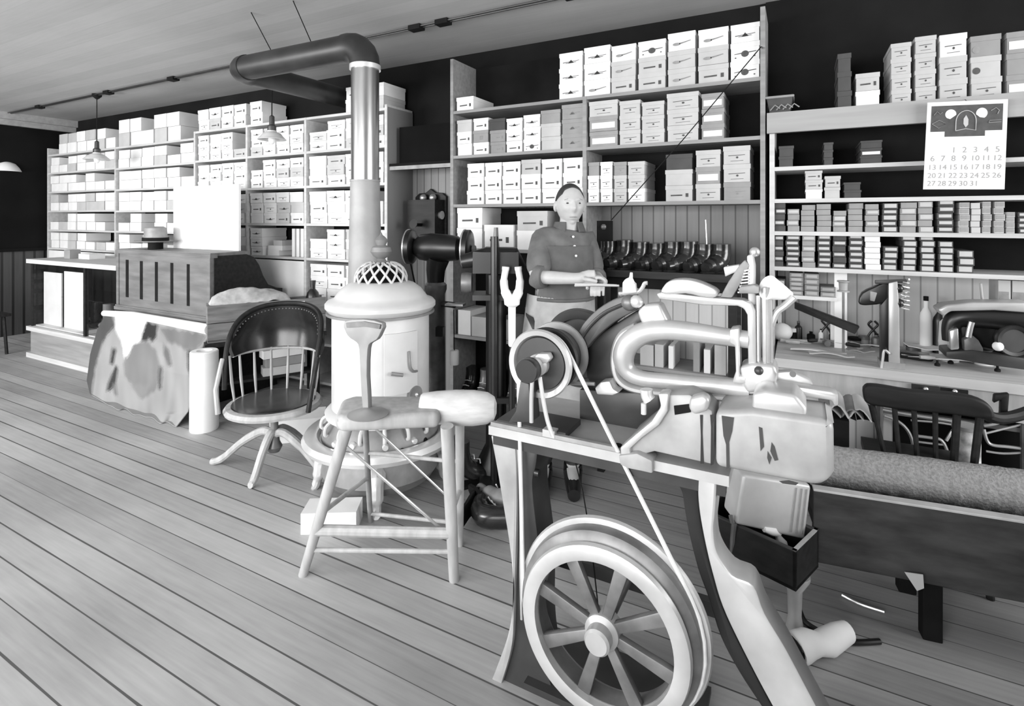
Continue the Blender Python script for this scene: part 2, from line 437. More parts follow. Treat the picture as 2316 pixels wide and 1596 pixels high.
for z in (2.35, 2.10, 1.85, 1.60, 1.36, 1.12): LS.append((1, 2, z))
for b in (2, 3, 4):
    for z in (2.415, 2.11, 1.80, 1.46, 1.15): LS.append((b, b+1, z))
LS += [(0, 5, .78), (0, 5, .4), (0, 5, .06)]
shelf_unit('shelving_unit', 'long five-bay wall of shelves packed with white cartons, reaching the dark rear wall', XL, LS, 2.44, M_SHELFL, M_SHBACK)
MB().mm((XL[-1]+.013, YF+.001, 0), (XL[-1]+.018, y1-.022, 2.42)).build('end_panel', M_BEAD, bpy.data.objects['shelving_unit.002'], ang=0)

# ---------------------------------------------------------------- shoe boxes
EMBN = {'E': 'dark winged emblem', 'K': 'oval tail mark', 'D': 'dark winged disc', 'S': 'line of printing', 'T': 'small winged dot',
        'L': 'pale panel', 'O': 'dark round spot', 'Q': 'dark square', 'P': 'plain end'}
TONEN = {'w': 'white', 'l': 'pale', 'm': 'grey', 'd': 'dark'}
TONEM = {'w': M_BOXW, 'l': M_BOXL, 'm': M_BOXM, 'd': M_BOXD}
def emblem(kind, c, w, h, parent, dark):
    """flat printing on the box end; c is the centre of the end face"""
    if kind == 'P': return
    mb = MB(); cxx, cy_, cz = c; y = cy_-.0014
    def poly(pts): mb.prism([V((cxx+px*w, y, cz+pz*h)) for px, pz in pts], (0, .0012, 0))
    def disc(px, pz, rx, rz, n=14): poly([(px+rx*math.cos(2*math.pi*i/n), pz+rz*math.sin(2*math.pi*i/n)) for i in range(n)])
    m = M_INKD if dark else M_INKM
    if kind == 'E':
        poly([(-.12, -.10), (.12, -.10), (.06, .05), (.0, .20), (-.06, .05)]); poly([(-.34, -.03), (.34, .06), (.34, .10), (0, .06), (-.34, .03)]); poly([(-.24, -.10), (.24, -.06), (.20, -.02), (-.2, -.05)])
    elif kind == 'D':
        disc(0, .0, .13, .24); poly([(-.36, .0), (-.12, .03), (-.12, .10), (-.36, .04)]); poly([(.12, .05), (.38, .10), (.38, .15), (.12, .12)])
        disc(-.32, -.25, .03, .05, 8); disc(.32, -.22, .03, .05, 8)
    elif kind == 'K':
        disc(-.18, -.02, .14, .12); poly([(-.08, -.06), (.1, .02), (.34, .14), (.32, .20), (.08, .10), (-.08, .06)]); m = M_INKM
    elif kind == 'S':
        poly([(-.30, -.08), (.12, -.06), (.12, .06), (-.30, .04)]); poly([(.24, -.16), (.34, -.16), (.34, .16), (.24, .16)])
    elif kind == 'T':
        poly([(-.30, .10), (.30, .14), (.30, .18), (-.30, .15)]); disc(.02, -.02, .045, .08, 10); poly([(-.22, -.30), (.24, -.28), (.24, -.25), (-.22, -.27)])
    elif kind == 'L':
        poly([(-.40, -.26), (.40, -.26), (.40, .26), (-.40, .26)]); m = M_BOXW
    elif kind == 'O':
        disc(-.30, -.05, .13, .22)
    elif kind == 'Q':
        poly([(-.14, -.22), (.14, -.22), (.14, .22), (-.14, .22)])
    mb.build('printed_mark', m, parent, ang=0)
def shoe_box(xa, xb, z, h, code, label, group, depth=.29, push=0.0, emb=True, rz=0.0, yf=YF, name='shoe_box', lid_h=None):
    kind, tone = code[0], code[1]
    w = xb-xa; x = (xa+xb)/2; yfr = yf+.012+push
    lh = lid_h or h*.27
    body = MB().mm((xa+.004, yfr+.003, z+.0006), (xb-.004, yfr+depth-.003, z+h-.002)).build(name, TONEM[tone], loc=(x, yfr+depth/2, z), ang=0)
    tag(body, label, 'box', group)
    if emb:
        lm = TONEM[tone]
        MB().mm((xa+.001, yfr, z+h-lh), (xb-.001, yfr+depth, z+h-.0006)).build('lid', lm, body, ang=0)
        emblem(kind, (x, yfr+(.003), z+(h-lh)*.52), w, h-lh, body, tone in 'wl')
    if rz: body.rotation_euler.z = rz
    return body
def stack_label(tone, kind, lv, n, si, ref, shelf, noun='shoe box'):
    pos = 'only' if n == 1 else ('bottom' if lv == 0 else ('top' if lv == n-1 else (ORD[lv] + ' up')))
    return '%s %s, %s, %s, %s stack from %s, %s' % (TONEN[tone], noun, EMBN[kind], pos, ORD[si], ref, shelf)
def px_row(stacks, zs, shelf, ref, group, depth=.29, name='shoe_box', **kw):
    for si, (a, b, ytop, codes) in enumerate(stacks):
        xa, xb = X_at(a), X_at(b); zt = onY(a, ytop, YF).z; h = (zt-zs)/len(codes); z = zs
        off = RND.uniform(-.004, .004)
        for lv, cd in enumerate(codes):
            o = shoe_box(xa+RND.uniform(0, .003), xb-RND.uniform(0, .003), z, h, cd, stack_label(cd[1], cd[0], lv, len(codes), si, ref, shelf), group, depth, push=RND.uniform(0, .012), name=name, **kw)
            z += h
px_row([(1262, 1316, 121, ['Ew', 'Ew', 'Ew']), (1318, 1379, 108, ['Kw', 'Ew', 'Ew']), (1380, 1437, 104, ['Sl', 'Kl', 'Kw']), (1441, 1505, 94, ['Sl', 'Sl', 'Dw']),
        (1508, 1573, 76, ['Kl', 'Kl', 'Kw']), (1577, 1648, 67, ['Sl', 'Kl', 'Kw']), (1650, 1719, 56, ['Dw', 'Dw', 'Ew'])], 2.32, 'top shelf', 'lone box', 'shoe boxes on the top shelf behind the person')
shoe_box(X_at(1030), X_at(1069), 2.32, onY(1028, 221, YF).z-2.32, 'Sw', 'flat white box lying alone on the top shelf above the telephone recess edge', 'shoe boxes on the top shelf behind the person', depth=.30)
px_row([(1030, 1064, 272, ['Pw', 'Sw', 'Pl']), (1067, 1102, 268, ['Sw', 'Qm', 'Sw']), (1105, 1141, 269, ['Sm', 'Sm', 'Pd']), (1142, 1179, 268, ['Sw', 'Ew', 'Ew']),
        (1180, 1220, 260, ['Dw', 'Ew', 'Ew']), (1221, 1266, 250, ['Pl', 'Pl', 'Pm']), (1268, 1317, 237, ['Em', 'Em', 'Em'])], 1.98, 'second shelf', 'recess', 'shoe boxes on the second shelf beside the recess')
px_row([(1330, 1396, 230, ['Lm', 'Lm', 'Tl']), (1398, 1447, 228, ['Tl', 'Tl', 'Tl']), (1449, 1502, 231, ['Tl', 'Tl', 'Tl']), (1506, 1580, 212, ['Tl', 'Tl', 'Tl']), (1584, 1638, 212, ['Lm', 'Lm', 'Lm'])],
       1.98, 'second shelf', 'middle upright', 'shoe boxes on the second shelf past the upright')
px_row([(1053, 1092, 370, ['Sw', 'Sw', 'Sw']), (1093, 1132, 368, ['Sw', 'Sw', 'Sw']), (1133, 1175, 366, ['Sw', 'Sw', 'Sw']), (1176, 1221, 361, ['Sw', 'Sw', 'Sl']), (1222, 1269, 360, ['Sw', 'Sw', 'Sw']), (1270, 1316, 357, ['Sw', 'Sw', 'Sw'])],
       1.61, 'third shelf', 'recess', 'white shoe boxes on the third shelf beside the recess')
px_row([(1327, 1354, 367, ['Tw', 'Tw', 'Pm']), (1355, 1384, 366, ['Tw', 'Tw', 'Tw']), (1385, 1416, 366, ['Tl', 'Tl', 'Tm']), (1417, 1457, 365, ['Tw', 'Tl', 'Tl'])], 1.61, 'third shelf', 'middle upright', 'narrow shoe boxes on the third shelf')
px_row([(1503, 1566, 349, ['Sl', 'Pl', 'Pd']), (1571, 1630, 340, ['Tl', 'Lm', 'Tl']), (1634, 1698, 331, ['Tm', 'Tl', 'Tl'])], 1.61, 'third shelf', 'dark gap', 'shoe boxes on the third shelf past the dark gap')
px_row([(1893, 1928, 120, ['Pd', 'Pd', 'Pd']), (1935, 1992, 166, ['Pw', 'Sl']), (2015, 2064, 97, ['Tl']*4), (2070, 2121, 82, ['Tl']*4), (2125, 2191, 78, ['Tl', 'Tl', 'Tw']), (2197, 2270, 80, ['Tl', 'Ol', 'Om']), (2277, 2350, 72, ['Lm', 'Pm', 'Lm'])],
       2.09, 'top plank', 'corner basket', 'boxes on the plank above the calendar')
px_row([(1820, 1862, 386, ['Pw', 'Sl', 'Sl']), (1864, 1903, 398, ['Pl', 'Sl']), (1908, 1950, 412, ['Pd', 'Pd'])], 1.613, 'half-empty shelf', 'shelf upright', 'boxes on the nearly empty shelf beside the calendar')
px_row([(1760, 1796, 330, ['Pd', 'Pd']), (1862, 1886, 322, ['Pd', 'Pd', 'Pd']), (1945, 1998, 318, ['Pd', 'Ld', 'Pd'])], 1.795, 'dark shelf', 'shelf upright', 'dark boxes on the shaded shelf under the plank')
px_row([(1030, 1088, 470, ['Pw', 'Sw']), (1092, 1160, 508, ['Sw']), (1165, 1236, 477, ['Pw', 'Sl'])], 1.28, 'low shelf', 'recess', 'white boxes on the low shelf behind the person')

# flat cartons with a pale end label, in many small stacks
def flat_row(stacks, zs, shelf, group, ref='upright'):
    for si, (a, b, ytop, n, tone, kinds) in enumerate(stacks):
        xa, xb = X_at(a), X_at(b); zt = onY(a, ytop, YF).z; h = (zt-zs)/n; z = zs
        for lv in range(n):
            kk = kinds[lv % len(kinds)]
            d = RND.uniform(.0, .01); sh = RND.uniform(-.003, .003)
            mb = MB(); mb.mm((xa+.003+sh, YF+.015+d, z+.0005), (xb-.003+sh, YF+.25+d, z+h-.0015))
            if kk != 'p':
                w = xb-xa; mb.mi = 1
                mb.mm((xa+w*.14+sh, YF+.0138+d, z+h*(.28 if kk == 'l' else .18)), (xb-w*.12+sh, YF+.0152+d, z+h*(.74 if kk == 'l' else .86)))
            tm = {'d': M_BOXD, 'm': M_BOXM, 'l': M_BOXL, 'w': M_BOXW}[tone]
            o = mb.build('flat_carton', [tm, M_BOXL if tone in 'dm' else M_INKM], ang=0)
            pos = 'bottom' if lv == 0 else ('top' if lv == n-1 else ORD[lv] + ' up')
            tag(o, '%s flat carton, %s, %s, %s stack from %s, %s' % (TONEN[tone], {'p': 'plain end', 'l': 'label strip', 's': 'wide label'}[kk], pos, ORD[si], ref, shelf), 'carton', group)
            z += h
Z3 = lambda zx: 1700+zx/2.661
W3 = lambda zy: 40+zy/2.661
r1 = [(136, 205, 1112, 'd', 'pl'), (212, 290, 1150, 'm', 'pl'), (296, 384, 1125, 'm', 'p'), (390, 483, 1120, 'm', 'p'), (490, 574, 1160, 'm', 'pls'), (582, 675, 1115, 'm', 'p'), (682, 770, 1120, 'm', 'pl'),
      (785, 885, 1115, 'd', 'sl'), (895, 1000, 1110, 'm', 'ps'), (1005, 1100, 1105, 'm', 'sp'), (1120, 1225, 1092, 'd', 'l'), (1250, 1320, 1110, 'l', 's'), (1326, 1390, 1112, 'l', 'p'), (1396, 1455, 1105, 'l', 's'),
      (1465, 1533, 1105, 'l', 's'), (1540, 1600, 1168, 'l', 's'), (1610, 1700, 1168, 'd', 'l')]
flat_row([(Z3(a), Z3(b), W3(y), 5 if y < 1150 else 4, t, k) for a, b, y, t, k in r1], 1.43, 'upper row', 'flat cartons on the upper carton shelf')
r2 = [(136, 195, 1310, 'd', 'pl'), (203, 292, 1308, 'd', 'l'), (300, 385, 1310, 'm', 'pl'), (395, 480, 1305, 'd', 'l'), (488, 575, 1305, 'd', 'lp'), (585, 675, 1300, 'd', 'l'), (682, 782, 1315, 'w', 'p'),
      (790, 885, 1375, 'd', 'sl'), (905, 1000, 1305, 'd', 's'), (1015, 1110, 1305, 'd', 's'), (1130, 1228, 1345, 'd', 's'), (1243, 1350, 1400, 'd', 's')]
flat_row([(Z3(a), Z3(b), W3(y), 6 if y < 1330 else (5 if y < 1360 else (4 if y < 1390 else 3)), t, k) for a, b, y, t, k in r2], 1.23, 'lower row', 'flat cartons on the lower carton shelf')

# white shoe boxes of the long wall, wider and named carton in the far bays
def left_fill(xa, xb, zs, h, wn, n, shelf, group, name, gaps, ref, cut=()):
    k = max(1, round((xb-xa-.03)/wn)); w = (xb-xa-.04)/k
    for i in range(k):
        if i in cut: continue
        m = n
        r = RND.random()
        if r < gaps: m = max(1, n-1)
        if r < gaps*.25: m = max(0, n-2)
        for lv in range(m):
            hh = h/n*RND.uniform(.93, .99) if lv == m-1 else h/n
            tone = 'w' if RND.random() < .86 else 'l'
            kd = RND.choice('SSPTE') if name == 'shoe_box' else 'P'
            hz = zs+lv*h/n
            lab = '%s %s, %s, %s, %s stack from %s, %s' % (TONEN[tone], 'shoe box' if name == 'shoe_box' else 'carton', EMBN[kd], ('bottom', 'second up', 'third up')[lv], ORD[i], ref, shelf)
            shoe_box(xa+.02+i*w+.002, xa+.02+(i+1)*w-.002-RND.uniform(0, .012), hz, hh, kd+tone, lab, group, depth=.28, push=RND.uniform(0, .015), emb=(name == 'shoe_box'), name=name)
ROWN = ['topmost shelf', 'second shelf down', 'third shelf down', 'fourth shelf down', 'fifth shelf down', 'lowest packed shelf']
for b, zl, nm in ((0, (2.35, 2.11, 1.86, 1.61, 1.36, 1.12), 'rear wall'), (1, (2.35, 2.10, 1.85, 1.60, 1.36, 1.12), 'second upright')):
    for q, z in enumerate(zl):
        top = (2.62 if b == 0 else 2.68) if q == 0 else zl[q-1]-.03
        left_fill(XL[b]+.013, XL[b+1]-.013, z, (top-z)*.97, .24, 2, ROWN[q], 'white shoe boxes in the two far bays', 'carton', .26, nm)
for b, nm in ((2, 'third upright'), (3, 'fourth upright'), (4, 'fifth upright')):
    zl = (2.415, 2.11, 1.80, 1.46, 1.15)
    for q, z in enumerate(zl):
        top = 2.68 if q == 0 else zl[q-1]-.03
        n = 2 if q == 0 else 3
        cut = ()
        if q == 4 and b == 3: cut = (1, 2, 3)
        if q == 0 and b == 3: cut = (1, 2, 3)
        if q == 0 and b == 4: cut = (0, 1)
        left_fill(XL[b]+.013, XL[b+1]-.013, z, (top-z)*(.85 if q == 0 else .94), .20, n, ROWN[q], 'white shoe boxes in the three near bays', 'shoe_box', .12, nm, cut)
# ---------------------------------------------------------------- ceiling conduit and hanging lamps
YC = 3.03
cd = thing('wiring_conduit', 'dark wiring run fixed along the ceiling above the lamps', 'wiring', (-3.5, YC, ZC-.01))
m = MB(); m.tube([(x0+.02, YC, ZC-.014), (-.05, YC, ZC-.014)], .009, 8); m.tube([(x0+.02, YC-.03, ZC-.014), (-.05, YC-.03, ZC-.014)], .006, 8)
m.build('wire_pair', M_MACHD, cd)
for x in [onZ(14, 254, ZC).x, onZ(93, 239, ZC).x, onZ(247, 206, ZC).x, onZ(398, 176, ZC).x, onZ(950, 62, ZC).x, onZ(1008, 48, ZC).x, -1.2, -.5]:
    MB().mm((x-.05, YC-.045, ZC-.034), (x+.05, YC+.02, ZC-.0005), bev=.004).build('cleat', M_BLACKM, cd, ang=0)
def lamp(x, y, zs, rs, label, white):
    t = thing('pendant_lamp', label, 'lamp', (x, y, zs), 'enamel pendant lamps along the ceiling wiring')
    MB().lathe([(.001, ZC-.001), (.045, ZC-.002), (.045, ZC-.025), (.02, ZC-.05), (.006, ZC-.06)], (x, y, 0), seg=16).build('ceiling_rose', M_BLACKM, t)
    MB().tube([(x, y, ZC-.05), (x, y, zs+.17)], .0045, 8).build('cord', M_BLACKM, t)
    MB().lathe([(.008, .18), (.02, .17), (.022, .10), (.034, .09), (.036, .05), (.03, .04)], (x, y, zs), seg=16).build('lamp_holder', M_MACHD, t)
    m = MB(); pr = [(.034, .055), (.04, .04), (.07, .028), (rs*.8, .0), (rs, -.022), (rs*.98, -.026), (rs*.78, -.006), (.068, .02), (.036, .034)]
    if white: pr = [(.034, .075), (.05, .07), (rs*.6, .05), (rs*.85, .0), (rs, -.045), (rs*.97, -.05), (rs*.8, -.008), (rs*.5, .04), (.036, .05)]
    m.lathe(pr, (x, y, zs), seg=28); m.build('lamp_shade', M_WHITE if white else M_SHADE, t)
    MB().sph((x, y, zs-.02), (.03, .03, .045), 12).build('bulb', M_BULB, t)
lamp(-6.74, YC, 2.17, .125, 'enamel lamp on a long dark cord nearest the dark rear wall trim', False)
lamp(onY(615, 300, YC).x, YC, 2.19, .115, 'flared lamp hanging before the third packed bay, close to the stovepipe', False)
lamp(onY(14, 380, YC).x, YC, 2.16, .15, 'white lamp shade glowing before the dark rear wall, cut by the frame edge', True)

# ---------------------------------------------------------------- stovepipe
SX, SY = -2.092, 2.341
PX, PY, PR, PZ = -2.42, 2.56, .0865, 2.60
KX = -3.65
sp = thing('stovepipe', 'black sheet metal stovepipe rising from the stove and turning under the ceiling', 'stovepipe', (PX, PY, .6))
el = [(PX, PY, PZ-.13)]
for i in range(1, 6): a = i/5*math.pi/2; el.append((PX-.13*(1-math.cos(a)), PY, PZ-.13+.13*math.sin(a)))
MB().tube([(PX, PY, 1.72), (PX, PY, PZ-.13)], PR, 32).build('upright_pipe', M_SHEET, sp)
MB().tube([(PX, PY, .62), (PX, PY, 1.74)], [.115, PR+.004], 32).build('lower_sleeve', M_SHEETL, sp)
MB().tube([(PX, PY, PZ-.14)]+el[1:]+[(PX-.16, PY, PZ)], PR+.006, 32).build('elbow', M_STOVEPIPE, sp)
MB().tube([(PX-.13, PY, PZ), (KX+.1, PY-.02, PZ)], PR, 32).build('level_pipe', M_STOVEPIPE, sp)
el = [(KX+.12, PY-.02, PZ)]
for i in range(1, 6): a = i/5*math.pi/2; el.append((KX+.10-.10*math.sin(a), PY-.02+.10*(1-math.cos(a)), PZ))
el.append((KX, PY+.1, PZ))
MB().tube(el, PR+.006, 32).build('corner_elbow', M_STOVEPIPE, sp)
MB().tube([(KX, PY+.09, PZ), (KX, y1-.001, PZ)], PR, 32).build('flue_pipe', M_STOVEPIPE, sp)
MB().tube([(PX, PY, PZ-.16), (PX, PY, PZ-.13)], PR+.010, 32).build('pipe_collar', M_NICKEL, sp)
MB().tube([(PX, PY, 1.735), (PX, PY, 1.745)], PR+.008, 32).build('pipe_collar', M_SHEETL, sp)
MB().tube([(PX, PY, .66), (PX+.10, PY-.07, .66), (SX-.2, SY+.13, .66)], .085, 24).build('breech_pipe', M_STOVEPIPE, sp)
# hanging wires of the level pipe
for q in (.35, .75):
    MB().tube([(PX-.13-q, PY, PZ+PR), (PX-.13-q+.12, PY-.25, ZC-.001)], .003, 6).build('hanging_wire', M_BLACKM, sp)

# ---------------------------------------------------------------- parlour stove
st = thing('parlour_stove', 'pale round heating stove with domed lid and pierced crown, behind the work stool', 'stove', (SX, SY, 0))
def zs(y, t=3.05): return EYE-(y-CY)/F_PX*t
c = (SX, SY, 0)
MB().lathe([(.262, .44), (.268, .46), (.268, .96), (.262, .98)], c, seg=48).build('firepot_body', M_STOVE, st)
MB().lathe([(.25, .965), (.285, .985), (.305, 1.01), (.305, 1.03), (.292, 1.045), (.262, 1.055), (.247, 1.075), (.225, 1.105), (.185, 1.135), (.14, 1.15)], c, seg=48).build('domed_lid', M_STOVE, st)
m = MB()
m.lathe([(.292, .972), (.299, .972), (.299, .985), (.29, .985)], c, seg=48); m.build('lid_band', M_STOVEG, st)
m = MB()                                            # pierced crown: crossing ribs over a dark inside
def dome(a, h): r = .145*math.cos(h*1.25)**.8; return V((SX+r*math.cos(a), SY+r*math.sin(a), 1.148+.105*math.sin(h*1.5)))
for i in range(14):
    a0 = 2*math.pi*i/14
    m.tube([dome(a0+j/6*.75, j/6) for j in range(7)], .0065, 6); m.tube([dome(a0-j/6*.75, j/6) for j in range(7)], .0065, 6)
m.build('pierced_crown', M_STOVE, st)
MB().lathe([(.135, 1.13), (.12, 1.17), (.08, 1.215), (.02, 1.235)], c, seg=32).build('crown_lining', M_BLACKM, st)
MB().lathe([(.05, 1.235), (.055, 1.25), (.03, 1.262), (.022, 1.275), (.045, 1.29), (.06, 1.315), (.052, 1.34), (.025, 1.352), (.032, 1.366), (.038, 1.38), (.022, 1.398), (.008, 1.41), (.002, 1.425)], c, seg=24).build('finial_urn', M_STOVEG, st)
m = MB()
m.lathe([(.272, .40), (.30, .415), (.305, .435), (.285, .455), (.265, .46)], c, seg=48); m.build('waist_ring', M_STOVE, st)
MB().lathe([(.20, .06), (.29, .07), (.325, .12), (.315, .17), (.30, .22), (.325, .27), (.32, .33), (.29, .38), (.27, .41)], c, seg=48).build('ash_base', M_STOVEG, st)
rail = MB(); rail.lathe([(.34, .275), (.375, .262), (.415, .272), (.425, .295), (.41, .32), (.375, .328), (.345, .32), (.33, .298)], c, seg=48); rail.build('foot_rail', M_NICKEL, st)
for a in (-150, -60, 30, 120):
    a = math.radians(a+8); dr = V((math.cos(a), math.sin(a), 0))
    MB().tube(spline([V(c)+dr*.24+V((0, 0, .2)), V(c)+dr*.32+V((0, 0, .17)), V(c)+dr*.335+V((0, 0, .09)), V(c)+dr*.355+V((0, 0, .02)), V(c)+dr*.375+V((0, 0, .018))], 5), [.045]*6+[.035]*6+[.024]*6+[.02]*3, 10).build('stove_leg', M_NICKEL, st)
# doors and fittings on the side turned to the camera
to = V((-SX, -SY, 0)).normalized(); ta = V((-to.y, to.x, 0))
def on_body(s, z, out=0.0, r=.268):
    a = s/r; return V((SX, SY, 0))+(to*math.cos(a)+ta*math.sin(a))*(r+out)+V((0, 0, z))
def curved_panel(s0, s1, za, zb, out, name, mt, par, th=.012):
    m = MB(); m.sheet(lambda u, v: on_body(s0+(s1-s0)*u, za+(zb-za)*v, out), 8, 4, th); return m.build(name, mt, par)
fd = curved_panel(.015, .20, .58, .90, .006, 'feed_door', M_STOVE, st)
MB().tube([on_body(.045, .70, .03), on_body(.10, .685, .034)], .010, 8).build('latch', M_STOVEG, fd)
MB().tube(spline([on_body(.14, .80, .02), on_body(.145, .72, .024), on_body(.165, .69, .024), on_body(.19, .685, .02)], 5), .006, 8).build('hinge_strap', M_STOVEG, fd)
MB().cyl(on_body(.185, .56, .004), on_body(.185, .56, .018), .045, seg=24).build('draught_register', M_STOVEG, st)
MB().sph(on_body(.185, .56, .022), .012, 10).build('register_knob', M_STEEL, st)
for k_, (s, z) in enumerate([(-.25, .33), (-.2, .30), (-.14, .34), (-.06, .30), (.02, .33), (.1, .30), (.17, .33), (.24, .31)]):
    a = s/.3; p = V((SX, SY, 0))+(to*math.cos(a)+ta*math.sin(a))*.318+V((0, 0, z)); n = (to*math.cos(a)+ta*math.sin(a))
    MB().cyl(p-n*.01, p+n*.008, .02, .014, seg=10).build('ornament_boss', M_BLACKM if k_ % 2 else M_NICKEL, st)
for k_ in range(16):
    a = 2*math.pi*k_/16; n = V((math.cos(a), math.sin(a), 0)); p = V((SX, SY, .395))+n*.285
    MB().tube(spline([p+V((0, 0, .02)), p+n*.03, p+n*.035-V((0, 0, .04)), p+n*.01-V((0, 0, .05))], 4), .010, 8).build('skirt_scroll', M_STOVE, st)

# ---------------------------------------------------------------- work stool with last post
SZ = .68
sto = thing('work_stool', 'tall splay-legged wooden stool standing before the pale stove', 'stool', (-1.5, 1.8, 0))
A, B = V((-1.64, 1.60, 0)), V((-1.30, 1.81, 0)); dr = (B-A).normalized(); sd = V((-dr.y, dr.x, 0))
P = [A+dr*.0-sd*.10, A+dr*.03-sd*.13, B-sd*.11, B+dr*.02+sd*.10, A+dr*.02+sd*.13, A-dr*.02+sd*.08]
MB().prism([p+V((0, 0, SZ)) for p in P], (0, 0, .062), bev=.022, seg=4).build('seat', M_OAK, sto)
def leg(a, b, ra, rb, name, m): MB().tube([a, V(a).lerp(V(b), .5), b], [ra, (ra+rb)/2*1.06, rb], 12).build(name, m, sto)
FLt, FLb = V((-1.555, 1.545, SZ+.01)), onZ(685, 1300, 0)
FRt, FRb = V((-1.215, 1.735, SZ+.01)), onZ(1027, 1312, 0)
BLt, BLb = V((-1.63, 1.72, SZ+.01)), onZ(838, 1180, 0)
BRt, BRb = V((-1.265, 1.90, SZ+.01)), onZ(1040, 1232, 0)
leg(FLt, FLb, .024, .019, 'leg', M_OAK); leg(FRt, FRb, .026, .021, 'leg', M_OAK); leg(BLt, BLb, .013, .012, 'leg', M_MACHG); leg(BRt, BRb, .020, .016, 'leg', M_OAK)
def on(a, b, z): a, b = V(a), V(b); return a.lerp(b, (a.z-z)/(a.z-b.z))
def rung(p, q, r, m=M_OAK): MB().tube([p, q], r, 10).build('stretcher', m, sto)
rung(on(FLt, FLb, .22), on(FRt, FRb, .22), .022); rung(on(FLt, FLb, .125), on(FRt, FRb, .135), .010)
rung(on(BLt, BLb, .45), on(BRt, BRb, .44), .009); rung(on(BLt, BLb, .06), on(BRt, BRb, .12), .009)
rung(on(FLt, FLb, .30), on(BLt, BLb, .30), .010); rung(on(FRt, FRb, .30), on(BRt, BRb, .30), .010)
rung(on(FLt, FLb, .62), on(FRt, FRb, .17)+V((-.02, .03, 0)), .006, M_STEEL); rung(on(BLt, BLb, .64), on(BRt, BRb, .2), .005, M_STEEL)
# pale shaped block lying across the stool end
q0, q1 = V((-1.375, 1.775, SZ+.045)), V((-1.10, 1.925, SZ+.04))
MB().tube([q0.lerp(q1, f) for f in (0, .03, .2, .45, .7, .88, .97, 1)], [.05, .056, .064, .070, .070, .062, .045, .02], 20, flat=1.1).build('padded_end', M_STONE, sto)
# shoe-holding post on the stool
lp = thing('last_post', 'grey flat-headed iron post standing upright on the stool seat', 'shoe last stand', (-1.53, 1.64, SZ+.06))
py = 1.63
m = MB(); m.lathe([(.075, 0), (.078, .004), (.03, .012), (.014, .02)], onZ(832, 938, SZ+.0625), seg=24); m.build('base_plate', M_SHEETL, lp)
m = MB(); m.pprism([(778, 727), (822, 722), (864, 731), (860, 752), (851, 768), (837, 776), (831, 790), (829, 850), (833, 934), (821, 934), (815, 850), (812, 790), (806, 774), (792, 765), (782, 752)], py-.012, .024, bev=.003, smooth=2)
m.build('post_and_head', M_SHEETL, lp)
m = MB(); m.pprism([(782, 730), (822, 727), (860, 734), (858, 744), (822, 738), (784, 741)], py-.02, .009); m.build('head_lip', M_IRON, lp)

# ---------------------------------------------------------------- swivel chair
CXc, CYc = -2.71, 2.12
f = V((.52, -.854, 0)); l = V((f.y*-1, f.x, 0)); l = V((-f.y, f.x, 0))      # forward and side
ch = thing('swivel_chair', 'round-backed swivel chair with dark leather back and seat, between white roll and stove', 'chair', (CXc, CYc, 0))
def cl(a, b, z): return V((CXc, CYc, 0))+f*a+l*b+V((0, 0, z))
def hoop(a, r=.255): return f*(-math.cos(a)*r*.92)+l*(math.sin(a)*r)
def zt(a): return .445+.525*max(0.0, 1-(abs(a)/1.95)**2.6)**.5
zlow = lambda a: .685+.02*math.cos(a)
am = 1.45
def back(u, v):
    a = -am+2*am*u; p = hoop(a, .25+.02*math.sin(v*math.pi)); z = zlow(a)+(zt(a)-.012-zlow(a))*v
    return V((CXc, CYc, 0))+p+V((0, 0, z))
bk = MB().sheet(back, 28, 10, .022).build('leather_back', M_LEATH, ch)
m = MB()
for i in range(34):
    a = -am*.96+2*am*.96*i/33; p = V((CXc, CYc, 0))+hoop(a, .243)+V((0, 0, zt(a)-.03)); m.sph(p, .0055, 6)
m.build('leather_stud', M_IRON, bk)
MB().tube([V((CXc, CYc, 0))+hoop(-1.93+3.86*i/44, .262)+V((0, 0, zt(-1.93+3.86*i/44))) for i in range(45)], .014, 10).build('hoop_frame', M_DARKW, ch)
MB().tube([V((CXc, CYc, 0))+hoop(-am+2*am*i/20, .25)+V((0, 0, zlow(0)-.012)) for i in range(21)], .009, 8).build('back_rail', M_OAK, ch)
for i in range(9):
    a = -1.62+3.24*i/8
    MB().tube([V((CXc, CYc, 0))+hoop(a, .222)+V((0, 0, .43)), V((CXc, CYc, 0))+hoop(a, .238)+V((0, 0, .55)), V((CXc, CYc, 0))+hoop(a, .25)+V((0, 0, min(zt(a)-.01, zlow(0))))], [.006, .009, .006], 8).build('spindle', M_OAK, ch)
for s in (-1, 1):
    MB().tube([cl(.16, s*.245, .42), cl(.15, s*.262, .55), cl(.06, s*.268, .70)], [.014, .013, .012], 8).build('arm_post', M_OAK if s < 0 else M_DARKW, ch)
MB().lathe([(.20, .395), (.262, .40), (.268, .415), (.255, .432), (.23, .436)], (CXc, CYc, 0), seg=36).build('seat_rim', M_OAK, ch)
MB().lathe([(.232, .43), (.225, .442), (.17, .45), (.05, .446)], (CXc, CYc, 0), seg=36).build('leather_seat', M_LEATH, ch)
MB().mm((CXc-.13, CYc-.09, .365), (CXc+.13, CYc+.09, .397), bev=.006).build('swivel_plate', M_MACHG, ch)
MB().lathe([(.03, .14), (.045, .17), (.03, .2), (.022, .27), (.022, .33), (.05, .36), (.055, .37)], (CXc, CYc, 0), seg=20).build('screw_column', M_IRON, ch)
